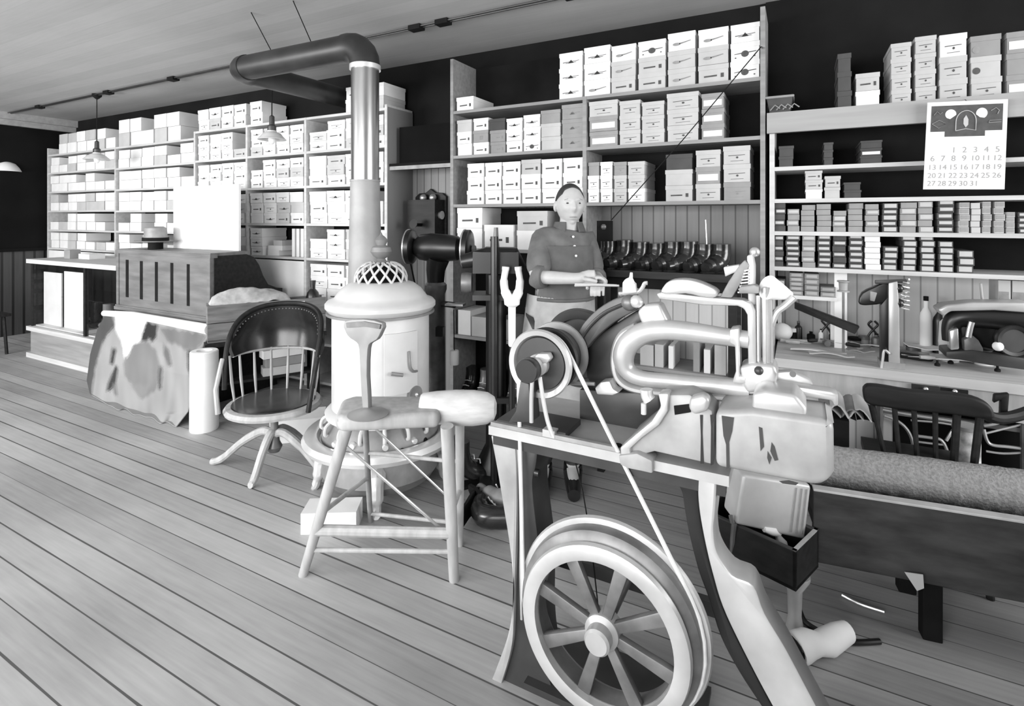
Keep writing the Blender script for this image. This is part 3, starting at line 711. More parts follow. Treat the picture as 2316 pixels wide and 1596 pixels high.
for tgt in (onZ(567, 1104, 0), onZ(482, 1050, 0), V((CXc+.33, CYc+.12, 0)), V((CXc-.1, CYc+.37, 0))):
    b = V((CXc, CYc, 0)); e = (V((tgt.x, tgt.y, 0))-b)
    MB().tube(spline([b+V((0, 0, .24)), b+e*.18+V((0, 0, .25)), b+e*.5+V((0, 0, .17)), b+e*.8+V((0, 0, .06)), b+e*.96+V((0, 0, .022)), b+e*1.02+V((0, 0, .02))], 5), [.024]*10+[.022]*8+[.02]*8, 10).build('leg', M_OAK, ch)

# ---------------------------------------------------------------- white roll, hide, desk
p = onZ(462, 970, 0)
m = MB(); m.lathe([(.02, 0), (.09, 0), (.093, .01), (.092, .28), (.091, .555), (.085, .562), (.05, .562), (.045, .54), (.001, .54)], (p.x, p.y, 0), seg=32)
tag(m.build('paper_roll', M_PAPER, loc=(p.x, p.y, 0)), 'white cylindrical roll standing on end between hide and swivel chair', 'roll')
DY = 2.66; DX0, DX1 = -5.55, -4.16
dk = thing('roll_top_desk', 'large oak roll-top desk with panelled back turned to the room', 'desk', ((DX0+DX1)/2, 3.0, 0))
MB().mm((DX0, DY, .70), (DX1, DY+.03, 1.2), bev=.003).build('back_panel', M_DESK, dk, ang=0)
for (xx, ya, yb) in [(288, 587, 672), (320, 590, 677), (354, 592, 682), (389, 594, 687), (426, 597, 692)]:
    a, b = onY(xx-3, ya, DY), onY(xx+3, yb, DY); MB().mm((a.x, DY-.003, b.z), (b.x, DY+.002, a.z)).build('panel_groove', M_BLACKM, dk, ang=0)
for (za, zb) in ((1.185, 1.215), (.69, .715)):
    MB().mm((DX0-.015, DY-.012, za), (DX1+.015, DY+.05, zb), bev=.004).build('moulding', M_DESK, dk, ang=0)
for xx in (DX0+.015, DX1-.015):
    MB().mm((xx-.02, DY-.008, .71), (xx+.02, DY+.02, 1.19), bev=.003).build('stile', M_DESK, dk, ang=0)
prof = [(DY+.03, .70), (DY+.03, 1.2), (2.98, 1.2), (3.05, 1.17), (3.10, 1.10), (3.14, 1.0), (3.19, .92), (3.28, .88), (3.34, .87), (3.34, .70)]
for xx in (DX0, DX1-.03):
    MB().prism([(xx, a, b) for a, b in prof], (.03, 0, 0)).build('side_panel', M_DARKW, dk, ang=0)
MB().mm((DX0, DY, 1.2), (DX1, 2.99, 1.225), bev=.004).build('desk_top', M_DESK, dk, ang=0)
MB().prism([(DX0+.03, a, b) for a, b in [(2.98, 1.2), (3.05, 1.17), (3.10, 1.10), (3.14, 1.0), (3.19, .92), (3.28, .88), (3.27, .86), (3.17, .9), (3.12, .99), (3.08, 1.09), (3.04, 1.15), (2.98, 1.18)]], (DX1-DX0-.06, 0, 0)).build('tambour', M_DARKW, dk)
MB().mm((DX0-.02, DY-.02, .67), (DX1+.02, 3.36, .70), bev=.004).build('writing_top', M_DESK, dk, ang=0)
for xa, xb in ((DX0, DX0+.45), (DX1-.45, DX1)):
    MB().mm((xa, DY, .05), (xb, 3.33, .67)).build('pedestal', M_DARKW, dk, ang=0)
MB().mm((DX0+.02, DY+.02, 0), (DX1-.02, 3.3, .05)).build('plinth', M_DARKW, dk, ang=0)
# hide draped over the desk back
rowsL = [(243, 703), (221, 745), (205, 800), (197, 860), (207, 902), (246, 930)]
rowsR = [(478, 744), (458, 790), (440, 850), (434, 890), (426, 930), (398, 966)]
def lerp_row(rows, v):
    q = v*(len(rows)-1); i = min(int(q), len(rows)-2); t = q-i; return (rows[i][0]*(1-t)+rows[i+1][0]*t, rows[i][1]*(1-t)+rows[i+1][1]*t)
def hide_px(u, v):
    a, b = lerp_row(rowsL, v), lerp_row(rowsR, v); return (a[0]*(1-u)+b[0]*u, a[1]*(1-u)+b[1]*u+12*math.sin(math.pi*u)*v)
def hide(u, v):
    x, y = hide_px(u, v); w = .012*math.sin(u*19+v*3)*v+.01*math.sin(u*31)*v
    p = onY(x, y, 2.565-.29*v-.09*math.sin(math.pi*min(1, v*1.2))*math.sin(math.pi*u)**.6+w)
    p.z = max(p.z, .006); return p
mb = MB(); NU, NV = 170, 150; mb.sheet(hide, NU, NV, .006)
hd = mb.build('cow_hide', M_WHITE, loc=tuple(hide(.5, 1)), ang=60)
tag(hd, 'patchy cow hide draped down the desk back onto the floor', 'hide')
def inpoly(x, y, P):
    r = False; j = len(P)-1
    for i in range(len(P)):
        if (P[i][1] > y) != (P[j][1] > y) and x < (P[j][0]-P[i][0])*(y-P[i][1])/(P[j][1]-P[i][1])+P[i][0]: r = not r
        j = i
    return r
marks = [([(200, 700), (252, 705), (262, 735), (235, 770), (216, 830), (208, 905), (190, 900), (190, 780)], .05),
         ([(262, 712), (330, 716), (330, 750), (312, 780), (290, 830), (275, 770), (262, 745)], .7),
         ([(300, 780), (330, 770), (352, 790), (368, 840), (352, 885), (320, 902), (300, 870), (282, 850), (280, 820)], .15),
         ([(334, 727), (358, 735), (354, 762), (345, 774), (340, 765), (334, 772), (328, 768), (320, 771), (322, 750)], .012),
         ([(255, 785), (264, 790), (258, 825), (249, 824)], .02), ([(262, 828), (269, 834), (264, 865), (246, 886), (241, 884), (250, 850)], .015),
         ([(256, 862), (266, 868), (265, 894), (258, 890)], .12),
         ([(372, 775), (383, 790), (390, 828), (381, 828), (370, 800)], .10), ([(359, 828), (369, 832), (367, 880), (359, 880)], .06),
         ([(424, 780), (442, 770), (446, 830), (440, 870), (425, 840)], .03), ([(360, 740), (470, 755), (440, 800), (420, 790), (380, 770)], .14),
         ([(296, 872), (340, 868), (333, 890), (318, 901), (306, 888)], .17)]
at = hd.data.color_attributes.new('markings', 'FLOAT_COLOR', 'POINT')
half = (NU+1)*(NV+1)
for i in range(NU+1):
    for j in range(NV+1):
        xh, yh = hide_px(i/NU, j/NV); v = 0
        for ox, oy in ((-2.5, -3), (2.5, -3), (0, 0), (-2.5, 3), (2.5, 3)):
            x = xh+ox+2*noise.noise(V((xh*.07, yh*.05, 0))); y = yh+oy+6*noise.noise(V((xh*.10, yh*.02, 5)))
            w = .25
            for P_, tone in marks:
                if inpoly(x, y, P_): w = tone
            v += w/5
        v *= 1+.22*noise.noise(V((xh*.06, yh*.014, 2)))
        for o in (0, half): at.data[o+i*(NV+1)+j].color = (v, v, v, 1)
hm = mat('hide_hair', .5, .75, scale=40); nt = hm.node_tree
ca = nt.nodes.new('ShaderNodeVertexColor'); ca.layer_name = 'markings'
nt.links.new(ca.outputs[0], nt.nodes['Principled BSDF'].inputs['Base Color'])
hd.data.materials[0] = hm
m = MB(); m.tube([onY(236, 708, 2.55), onY(300, 712, 2.555), onY(380, 727, 2.56), onY(474, 745, 2.56)], [.026, .03, .035, .042], 16)
tag(m.build('rolled_skin', M_WHITE, ang=50), 'white rolled skin lying along the top of the draped hide', 'skin roll')
p = onY(352, 567, 2.8); z = 1.226
h = thing('felt_hat', 'grey felt hat with dark band on the roll-top desk', 'hat', (p.x, 2.80, z))
MB().lathe([(.001, .20), (.06, .205), (.085, .19), (.09, .12), (.095, .075), (.10, .07)], (p.x, 2.80, z), seg=24, sx=1.1).build('crown', M_MACHG, h)
MB().lathe([(.092, .075), (.103, .075), (.103, .105), (.09, .105)], (p.x, 2.80, z), seg=24, sx=1.1).build('hat_band', M_BLACKM, h)
MB().lathe([(.09, .06), (.16, .07), (.165, .076), (.09, .07)], (p.x, 2.80, z), seg=24, sx=1.1).build('brim', M_MACHG, h)
MB().lathe([(.06, 0), (.06, .06), (.001, .06)], (p.x, 2.80, z), seg=16).build('block', M_BLACKM, h)
a, b = onY(376, 440, 2.9), onY(524, 440, 2.9)
m = MB(); m.mm((a.x, 2.965, 1.226), (b.x, 2.985, 1.80), bev=.002)
tag(m.build('show_card', M_PAPER, ang=0), 'big blank white show card standing on the desk top', 'card')

# ---------------------------------------------------------------- glass showcase
GX0, GX1, GY0, GY1 = -7.4, -5.60, 2.7, 3.3
sh = thing('glass_showcase', 'glass-fronted wooden showcase between the roll-top desk and the dark rear wall', 'showcase', ((GX0+GX1)/2, 3.0, 0))
MB().mm((GX0, GY0, .04), (GX1, GY1, .30), bev=.006).build('base', M_SHELF, sh, ang=0)
MB().mm((GX0-.03, GY0-.03, 0), (GX1, GY1+.02, .05), bev=.006).build('plinth', M_SHELFL, sh, ang=0)
MB().mm((GX0-.03, GY0-.03, .29), (GX1, GY1+.02, .335), bev=.008).build('base_moulding', M_SHELFL, sh, ang=0)
MB().mm((GX0-.03, GY0-.03, 1.02), (GX1, GY1+.02, 1.065), bev=.006).build('top_frame', M_SHELFL, sh, ang=0)
for x in (GX0+.02, -6.25, GX1-.02):
    MB().mm((x-.018, GY0, .33), (x+.018, GY0+.03, 1.02)).build('post', M_DARKW, sh, ang=0)
MB().mm((GX0, GY1-.03, .33), (GX1, GY1, 1.02)).build('case_back', M_MACHD, sh, ang=0)
MB().mm((GX0, GY0+.03, .33), (GX0+.02, GY1-.03, 1.02)).build('end_panel', M_DARKW, sh, ang=0)
MB().mm((GX0+.04, GY0+.008, .335), (GX1-.04, GY0+.014, 1.02)).build('front_glass', M_GLASS, sh, ang=0)
MB().mm((GX0+.02, GY0+.1, .66), (GX1-.02, GY1-.05, .672)).build('glass_shelf', M_GLASS, sh, ang=0)
MB().mm((GX0+.02, GY0+.03, .335), (GX1-.02, GY1-.03, .345)).build('case_floor', M_WHITE, sh, ang=0)
for i, (xa, xb, ya, yb, lab) in enumerate([(99, 139, 614, 703, 'white sheet added for a window reflection in the showcase, nearer the rear wall'), (145, 188, 613, 702, 'white sheet added for a window reflection in the showcase beside its middle post')]):
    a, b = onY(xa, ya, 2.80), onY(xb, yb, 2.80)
    m = MB(); m.mm((a.x, 2.80, .346), (b.x, 2.812, a.z), bev=.002); tag(m.build('reflection_sheet', M_PAPER, ang=0), lab, 'sheet', 'sheets added for window reflections in the showcase')  # white sheet in place of a window reflected in the glass
for i, (px_, lab) in enumerate([(212, 'dark boot on the showcase floor beside the middle post'), (240, 'dark boot on the showcase floor, middle of the three'), (262, 'dark boot on the showcase floor next to the desk')]):
    p = onY(px_, 690, 2.95); x = p.x
    m = MB(); m.tube(spline([(x-.10, 2.95, .385), (x-.02, 2.95, .39), (x+.04, 2.95, .42), (x+.05, 2.95, .52), (x+.05, 2.95, .62)], 4), [.028]*4+[.038]*4+[.048]*4+[.05]*5, 12)
    m.mm((x-.12, 2.92, .346), (x+.09, 2.98, .36)); tag(m.build('dark_boot', M_LEATH if i != 1 else M_TAN), lab, 'boot', 'boots inside the showcase')
for i, (xx, lab) in enumerate([(-6.1, 'pale box on the glass shelf by the showcase post'), (-5.85, 'pale box on the glass shelf close to the desk')]):
    tag(MB().mm((xx-.07, 2.95, .6725), (xx+.07, 3.15, .76)).build('display_box', M_BOXL, ang=0), lab, 'box', 'boxes on the showcase shelf')
tag(MB().mm((-6.95, 2.95, 1.0655), (-6.72, 3.1, 1.12), bev=.004).build('ledger_book', M_BOXW, ang=0), 'thin white book lying on the showcase top', 'book')
tag(MB().mm((-7.15, 2.9, 1.0655), (-7.02, 3.0, 1.16), bev=.004).build('counter_box', M_BOXM, ang=0), 'small grey box on the showcase top by the rear wall', 'box')
# cupboard fronts under the packed bays
t = bpy.data.objects['shelving_unit.002']
for (xa, xb, za, zb) in [(XL[0]+.02, XL[1]-.02, .5, 1.085), (XL[1]+.02, XL[2]-.02, .5, 1.085), (XL[2]+.02, XL[3]-.02, .6, 1.115), (XL[3]+.02, XL[4]-.02, .6, 1.115)]:
    MB().mm((xa, YF+.004, za), (xb, YF+.03, zb), bev=.003).build('cupboard_front', M_WHITE, t, ang=0)
left_fill(XL[4]+.02, XL[5]-.02, .78, .32, .22, 3, 'shelf below', 'white shoe boxes in the three near bays', 'shoe_box', .1, 'fifth upright')
# things in the dark pigeon hole
for i, (a, lab) in enumerate([(658, 'white ledger spine standing first in the dark pigeon hole'), (668, 'white ledger spine standing second in the dark pigeon hole'), (678, 'white ledger spine standing third in the dark pigeon hole')]):
    xa = X_at(a); tag(MB().mm((xa-.022, YF+.03, 1.151), (xa+.015, YF+.25, 1.41), bev=.003).build('ledger_book', M_BOXW, ang=0), lab, 'book', 'ledgers in the pigeon hole')
for i, (a, w, z, hh, lab) in enumerate([(608, .16, 1.151, .05, 'loose white parcel at the bottom of the dark pigeon hole'), (612, .2, 1.2015, .045, 'loose white parcel in the middle of the pigeon hole pile'), (618, .12, 1.247, .05, 'loose grey parcel on top of the pigeon hole pile')]):
    xa = X_at(a); tag(MB().mm((xa-w/2, YF+.05, z), (xa+w/2, YF+.22, z+hh), bev=.008).build('paper_parcel', M_BOXW if i < 2 else M_BOXL, ang=0), lab, 'parcel', 'parcels in the pigeon hole')

# ---------------------------------------------------------------- crate, sacking, papers behind the chair
A_, B_ = V((-3.93, 2.49, 0)), V((-3.51, 3.25, 0)); d_ = (B_-A_).normalized(); n_ = V((-d_.y, d_.x, 0))
cr = thing('packing_crate', 'wooden packing crate on a dark low counter behind the swivel chair', 'crate', tuple((A_+B_)/2+n_*.12+V((0, 0, .56))))
bot, hgt, wid = .56, .28, .17
MB().prism([A_+V((0, 0, bot)), B_+V((0, 0, bot)), B_+n_*wid+V((0, 0, bot)), A_+n_*wid+V((0, 0, bot))], (0, 0, .02)).build('crate_floor', M_CRATE, cr, ang=0)
for (p, q) in ((A_, B_), (A_+n_*(wid-.02), B_+n_*(wid-.02))):
    for k_ in range(2):
        z0_ = bot+.01+k_*(hgt/2)
        MB().prism([p+V((0, 0, z0_)), q+V((0, 0, z0_)), q+n_*.02+V((0, 0, z0_)), p+n_*.02+V((0, 0, z0_))], (0, 0, hgt/2-.006)).build('side_board', M_CRATE, cr, ang=0)
for p in (A_, B_-d_*.02):
    MB().prism([p+n_*.02+V((0, 0, bot+.02)), p+d_*.02+n_*.02+V((0, 0, bot+.02)), p+d_*.02+n_*(wid-.02)+V((0, 0, bot+.02)), p+n_*(wid-.02)+V((0, 0, bot+.02))], (0, 0, hgt-.03)).build('end_board', M_CRATE, cr, ang=0)
lb = A_.lerp(B_, .62)
MB().prism([lb-n_*.003+V((0, 0, bot+.2)), lb+d_*.16-n_*.003+V((0, 0, bot+.205)), lb+d_*.16-n_*.003+V((0, 0, bot+.265)), lb-n_*.003+V((0, 0, bot+.26))], -n_*.002).build('paper_label', M_PAPER, cr, ang=0)
ctr = thing('low_counter', 'dark low counter carrying the packing crate', 'counter', tuple((A_+B_)/2+n_*.14))
MB().prism([A_-d_*.02-n_*.03+V((0, 0, .53)), B_-n_*.03+V((0, 0, .53)), B_+n_*.22+V((0, 0, .53)), A_-d_*.02+n_*.17+V((0, 0, .53))], (0, 0, .028)).build('counter_top', M_DARKW, ctr, ang=0)
for (p) in (A_+d_*.04+n_*.03, B_-d_*.08+n_*.03, A_+d_*.04+n_*.12, B_-d_*.08+n_*.17):
    MB().mm(p-V((.025, .025, 0)), p+V((.025, .025, .53))).build('leg', M_DARKW, ctr, ang=0)
MB().prism([A_+d_*.08+n_*.02+V((0, 0, .22)), B_-d_*.1+n_*.02+V((0, 0, .22)), B_-d_*.1+n_*.17+V((0, 0, .22)), A_+d_*.08+n_*.15+V((0, 0, .22))], (0, 0, .02)).build('lower_shelf', M_DARKW, ctr, ang=0)
def sack(u, v):
    p = A_.lerp(B_, .02+.66*u)+n_*(wid*(.04+.92*v)); hh = .13*math.sin(math.pi*min(1, max(0, u*1.0)))**.45*math.sin(math.pi*v)**.5*(1-.35*u)
    return p+V((0, 0, bot+hgt+.004+hh+.018*noise.noise(V((u*7, v*5, 1)))))
tag(MB().sheet(sack, 30, 16, .008).build('grey_sacking', M_CLOTH, ang=70), 'crumpled pale sacking heaped on the packing crate', 'sacking')
p = A_.lerp(B_, .9)+n_*.085
bt = thing('oil_bottle', 'dark stoppered bottle standing at the far end of the crate', 'bottle', tuple(p+V((0, 0, bot+.02))))
MB().lathe([(.001, 0), (.055, 0), (.055, .26), (.045, .30), (.02, .33), (.02, .37)], p+V((0, 0, bot+.021)), seg=16).build('bottle_body', M_BLACK, bt)
MB().cyl(p+V((0, 0, bot+.385)), p+V((0, 0, bot+.42)), .022, .025, 12).build('stopper', M_MACHD, bt)
def bundle(px_, py_, z, size, rz, m, name, lab, cat, group=None, bev=.008):
    p = onZ(px_, py_, z); mb = MB(); mb.box((p.x, p.y, z+size[2]/2), size, rz, bev=bev); return tag(mb.build(name, m, ang=0), lab, cat, group)
bundle(676, 985, 0, (.34, .22, .15), .75, M_BOXW, 'floor_carton', 'white carton on the floor under the swivel chair and behind the stool', 'box')
for k_, (dx, z, m_, lab) in enumerate([(0, .2405, M_BOXL, 'pale bundle at the bottom of the heap under the crate'), (.02, .3105, M_BOXM, 'grey bundle in the middle of the heap under the crate'), (-.01, .3805, M_BOXW, 'white bundle on top of the heap under the crate')]):
    p = A_.lerp(B_, .62+dx)+n_*.09; mb = MB(); mb.box(p+V((0, 0, z+.033)), (.3, .12, .066), math.atan2(d_.y, d_.x)+.06*k_, bev=.012); tag(mb.build('leather_bundle', m_, ang=0), lab, 'bundle', 'bundles under the crate')
# block and boots by the stove
bundle(752, 1188, 0, (.26, .14, .10), .55, M_BOXW, 'white_block', 'white block on the floor by the stool leg, in front of the stove', 'block', bev=.012)
def boot(p, yaw, lean, m_, name, lab, group, size=1.0):
    """a worn ankle boot: foot, shaft, sole, heel, laces; standing or fallen over"""
    Rm = Matrix.Rotation(yaw, 3, 'Z') @ Matrix.Rotation(lean, 3, 'X'); p = V(p)
    L_ = lambda x, y, z: p+Rm @ (V((x, y, z))*size)
    t = thing(name, lab, 'boot', tuple(p), group)
    mb = MB(); mb.tube(spline([L_(.20, 0, .045), L_(.13, 0, .055), L_(.06, 0, .075), L_(.0, 0, .12), L_(-.02, 0, .19), L_(-.02, 0, .26)], 4), [.030]*4+[.044]*4+[.050]*4+[.052]*4+[.05]*5, 14)
    mb.build('upper', m_, t)
    mb = MB(); pts = [(.235, 0), (.22, .035), (.15, .048), (.05, .036), (-.06, .04), (-.075, 0), (-.06, -.04), (.05, -.036), (.15, -.048), (.22, -.035)]
    mb.prism([L_(x, y, .0) for x, y in pts], L_(0, 0, .016)-L_(0, 0, 0)); mb.build('sole', M_BLACKM, t, ang=0)
    for k_ in range(4):
        x = .12-.035*k_; z = .10+.03*k_; MB().tube([L_(x, -.03, z), L_(x+.008, 0, z+.008), L_(x, .03, z)], .0035*size, 6).build('lace', M_BELT, t)
    return t
boot(onZ(1044, 1166, .055)+V((0, 0, 0)), 1.75, math.radians(80), M_LEATH, 'worn_boot', 'black fallen boot on the floor between stool and machine leg, toe to wall', 'worn boots by the machine leg')
boot(onZ(1112, 1160, .055), 2.6, math.radians(75), M_TAN, 'worn_boot', 'brown-grey laced boot lying against the machine leg', 'worn boots by the machine leg', 1.1)
boot(onZ(1050, 1100, .0), .9, 0, M_LEATH, 'worn_boot', 'black boot standing behind the two fallen boots', 'worn boots by the machine leg')

# ---------------------------------------------------------------- telephone, recess shelf
yb = y1-.021
tp = thing('wall_telephone', 'dark wooden wall telephone with two bells in the boarded recess', 'telephone', (-2.76, yb, 1.37))
a, b = onY(934, 440, yb-.06), onY(1004, 530, yb-.06)
mb = MB(); top = onY(970, 430, yb-.06).z
xs0, xs1, zb = a.x, b.x, b.z-.12; xm = (xs0+xs1)/2
mb.prism([(xs0, yb, zb), (xs1, yb, zb), (xs1, yb, a.z-.02), (xs1-.04, yb, a.z+.01), (xm+.05, yb, a.z+.015), (xm, yb, top+.015), (xm-.05, yb, a.z+.015), (xs0+.04, yb, a.z+.01), (xs0, yb, a.z-.02)], (0, -.03, 0), bev=.005); mb.build('backboard', M_DARKW, tp, ang=0)
MB().mm((xs0+.02, yb-.16, zb+.06), (xs1-.02, yb-.03, a.z-.05), bev=.006).build('case', M_DARKW, tp, ang=0)
for s in (-1, 1): MB().sph((xm+s*.05, yb-.06, a.z-.03), .032, 14).build('bell', M_STEEL, tp)
for s in (-1, 1): MB().cyl((xm+s*.165, yb-.09, zb+.28), (xm+s*.105, yb-.09, zb+.28), .035, .02, 16).build('receiver' if s < 0 else 'crank_knob', M_STEEL, tp)
MB().tube([(xm, yb-.16, zb+.2), (xm, yb-.22, zb+.2), (xm, yb-.26, zb+.21)], [.014, .014, .04], 14).build('mouthpiece', M_BLACK, tp)
MB().mm((xs0+.01, yb-.2, zb+.04), (xs1-.01, yb-.03, zb+.06)).build('writing_ledge', M_DARKW, tp, ang=0)
rs = thing('recess_shelf', 'small dark shelf board high in the boarded recess above the telephone', 'shelf', (-2.65, 3.55, 1.93))
MB().mm((-2.969, 3.42, 1.93), (-2.351, yb, 1.952)).build('shelf_board', M_SHBACK, rs, ang=0)
MB().mm((-2.969, 3.42, 1.90), (-2.351, 3.432, 1.93)).build('front_rail', M_MACHG, rs, ang=0)
tag(MB().mm((-2.93, 3.5, 1.953), (-2.42, 3.7, 2.26), bev=.005).build('storage_case', M_DARKWALL, ang=0), 'dark box stored on the recess shelf above the telephone', 'box')
# chair by the dark rear wall
ec = thing('wooden_chair', 'dark wooden chair against the rear wall, mostly outside the picture', 'chair', (-8.2, 2.2, 0))
q = onT(8, 700, 7.0); q = V((-7.95, 2.45, 0))
MB().mm((q.x-.22, q.y-.2, .42), (q.x+.22, q.y+.2, .45), bev=.01).build('seat', M_DARKW, ec, ang=0)
for sx in (-1, 1):
    for sy in (-1, 1):
        MB().tube([(q.x+sx*.19, q.y+sy*.17, 0), (q.x+sx*.17, q.y+sy*.15, .43)], .016, 8).build('leg', M_DARKW, ec)
for sy in (-1, 1): MB().tube([(q.x-.19, q.y+sy*.17, .44), (q.x-.24, q.y+sy*.17, .86)], .016, 8).build('back_post', M_DARKW, ec)
for z in (.6, .72, .84): MB().mm((q.x-.235, q.y-.17, z), (q.x-.215, q.y+.17, z+.05), bev=.004).build('back_rail', M_DARKW, ec, ang=0)
# ---------------------------------------------------------------- treadle leather-stitching machine
BY = 1.50                                            # near edge of the bed
mc = thing('leather_machine', 'big treadle leather machine with spoked flywheel under its bed and pale looped arm', 'machine', (-.5, 1.65, 0))
pz = .83
a, b = onY(1105, 962, BY), onY(1612, 1076, BY); bx0, bx1 = a.x, b.x
bed = MB().mm((bx0, BY, pz-.028), (bx1+.04, 1.86, pz), bev=.004).build('bed', M_MACH, mc, ang=0)
MB().mm((bx0+.01, BY+.012, pz-.062), (bx1+.03, BY+.04, pz-.028), bev=.003).build('bed_skirt', M_MACHD, mc, ang=0)
MB().mm((bx0+.005, BY+.005, pz), (bx0+.42, BY+.02, pz+.012), bev=.003).build('bed_lip', M_MACHG, mc, ang=0)
MB().mm((bx0+.02, BY+.02, pz+.0005), (bx0+.26, BY+.15, pz+.018), bev=.003).build('bearing_base', M_MACHD, mc, ang=0)
for (xx, yy) in ((1283, 955), (1285, 976), (1398, 1008)):
    p = onZ(xx, yy, pz); MB().cyl(p, p+V((0, 0, .004)), .012, seg=14).build('bolt_hole', M_BLACKM, mc)
# legs of dark casting: window gloss painted as pale flanges, shade as dark webs
LL = [(1110, 985), (1124, 1060), (1139, 1150), (1153, 1240), (1160, 1330), (1152, 1420), (1124, 1506), (1086, 1596), (1030, 1720), (985, 1860)]
LLi = [(1165, 1000), (1168, 1075), (1168, 1150), (1166, 1250), (1163, 1330), (1162, 1400), (1156, 1470), (1130, 1560), (1090, 1700), (1060, 1860)]
LW = [(1172, 995), (1212, 1003), (1212, 1050), (1204, 1085), (1206, 1130), (1213, 1190), (1220, 1250), (1222, 1330), (1222, 1420), (1232, 1500), (1262, 1596), (1300, 1700), (1340, 1860)]
MB().pprism(spline([V((x, y, 0)) for x, y in LL], 4)+spline([V((x, y, 0)) for x, y in LLi[::-1]], 4), BY+.015, .07, bev=.004).build('leg', M_HOUS, mc)
lw = MB().pprism(spline([V((x, y, 0)) for x, y in LLi], 4)+spline([V((x, y, 0)) for x, y in LW[::-1]], 4), BY+.03, .12, bev=.004).build('shaded_leg_web', M_MACHD, mc)
MB().ptube([(1170, 998), (1176, 1090), (1178, 1200), (1178, 1300), (1180, 1400)], BY+.026, .0045, 5, 8).build('leg_rib', M_MACH, mc)
RD = [(1416, 1062), (1470, 1072), (1520, 1088), (1541, 1110), (1548, 1150), (1557, 1200), (1578, 1285), (1603, 1355), (1630, 1440), (1672, 1520), (1724, 1600), (1810, 1730), (1890, 1870)]
RW = [(1580, 1075), (1578, 1110), (1582, 1160), (1595, 1231), (1611, 1297), (1634, 1373), (1678, 1467), (1746, 1596), (1830, 1740), (1915, 1870)]
RO = [(1622, 1066), (1621, 1110), (1617, 1165), (1614, 1200), (1622, 1250), (1655, 1300), (1704, 1325), (1730, 1388), (1779, 1470), (1846, 1596), (1925, 1740), (2000, 1870)]
MB().pprism(spline([V((x, y, 0)) for x, y in RD], 4)+spline([V((x, y, 0)) for x, y in RW[::-1]], 4), BY+.018, .10, bev=.004).build('shaded_leg_web', M_BLACK, mc)
MB().pprism(spline([V((x, y, 0)) for x, y in RW], 4)+spline([V((x, y, 0)) for x, y in RO[::-1]], 4), BY+.01, .09, bev=.006).build('leg', M_MACH, mc)  # outer flange coloured pale for the window's gloss on it
MB().pprism([(1398, 1030), (1440, 1025), (1475, 1042), (1476, 1072), (1450, 1066), (1420, 1060), (1402, 1052)], BY-.02, .06, bev=.006).build('bed_boss', M_MACHG, mc)
MB().cyl(onY(1211, 1068, BY+.02), onY(1211, 1068, BY+.02)+V((.014, 0, 0)), .012, seg=12).build('bolt', M_BLACK, mc)
# flywheel
WC = onY(1360, 1432, 1.42); WR = .238
fw = MB(); fw.lathe([(.196, .0), (.200, -.012), (.222, -.016), (WR, -.006), (WR, .012), (.20, .02)], WC, axis=(0, 1, 0), seg=72)
def ring(prof, c, name, m, par, axis=(0, 1, 0), seg=72):
    """closed ring section turned about an axis"""
    A = V(axis).normalized(); q = A.to_track_quat('Z', 'Y').to_matrix(); c = V(c); n = len(prof); vs = []; fs = []
    for j in range(seg):
        a = 2*math.pi*j/seg
        for (r, h) in prof: vs.append(c+q @ V((r*math.cos(a), r*math.sin(a), h)))
    for j in range(seg):
        for i in range(n): fs.append((j*n+i, j*n+(i+1) % n, ((j+1) % seg)*n+(i+1) % n, ((j+1) % seg)*n+i))
    mb = MB(); mb.faces(vs, fs); return mb.build(name, m, par)
fw.bm.free()
fly = ring([(.198, -.012), (.218, -.016), (WR, -.008), (WR+.004, .004), (WR, .014), (.198, .014)], WC, 'flywheel', M_MACH, mc)
ring([(.195, .010), (WR, .014), (WR+.022, .03), (WR+.026, .062), (.198, .066)], WC, 'rim_drum', M_IRON, fly)
ring([(.21, .066), (WR+.022, .060), (WR+.040, .064), (WR+.044, .074), (WR+.036, .084), (.21, .084)], WC, 'rear_flange', M_MACH, fly)
for k_ in range(8):
    a = math.radians(22.5+45*k_+6); dr_ = V((math.cos(a), 0, math.sin(a))); tn = V((-dr_.z, 0, dr_.x))
    mb = MB(); P = []
    for (r, w, y) in ((.035, .014, .0), (.2, .020, .0)): P.append((WC+dr_*r, w))
    y_ = V((0, 1, 0)); q0_, w0 = P[0]; q1_, w1 = P[1]
    mb.prism([q0_-tn*w0+y_*.005, q1_-tn*w1+y_*.008, q1_+tn*w1+y_*.008, q0_+tn*w0+y_*.005], (0, .022, 0), bev=.005); mb.build('spoke', M_IRON, fly)
MB().lathe([(.0, -.045), (.030, -.045), (.036, -.038), (.036, -.01), (.048, .0), (.05, .04), (.0, .05)], WC, axis=(0, 1, 0), seg=28).build('hub', M_MACH, fly)
MB().cyl(WC+V((0, .02, 0)), WC+V((0, .30, 0)), .016, seg=14).build('axle', M_IRON, mc)
MB().mm((WC.x-.30, BY+.17, WC.z-.03), (WC.x+.32, BY+.20, WC.z+.01), bev=.004).build('cross_bar', M_MACHD, mc, ang=0)
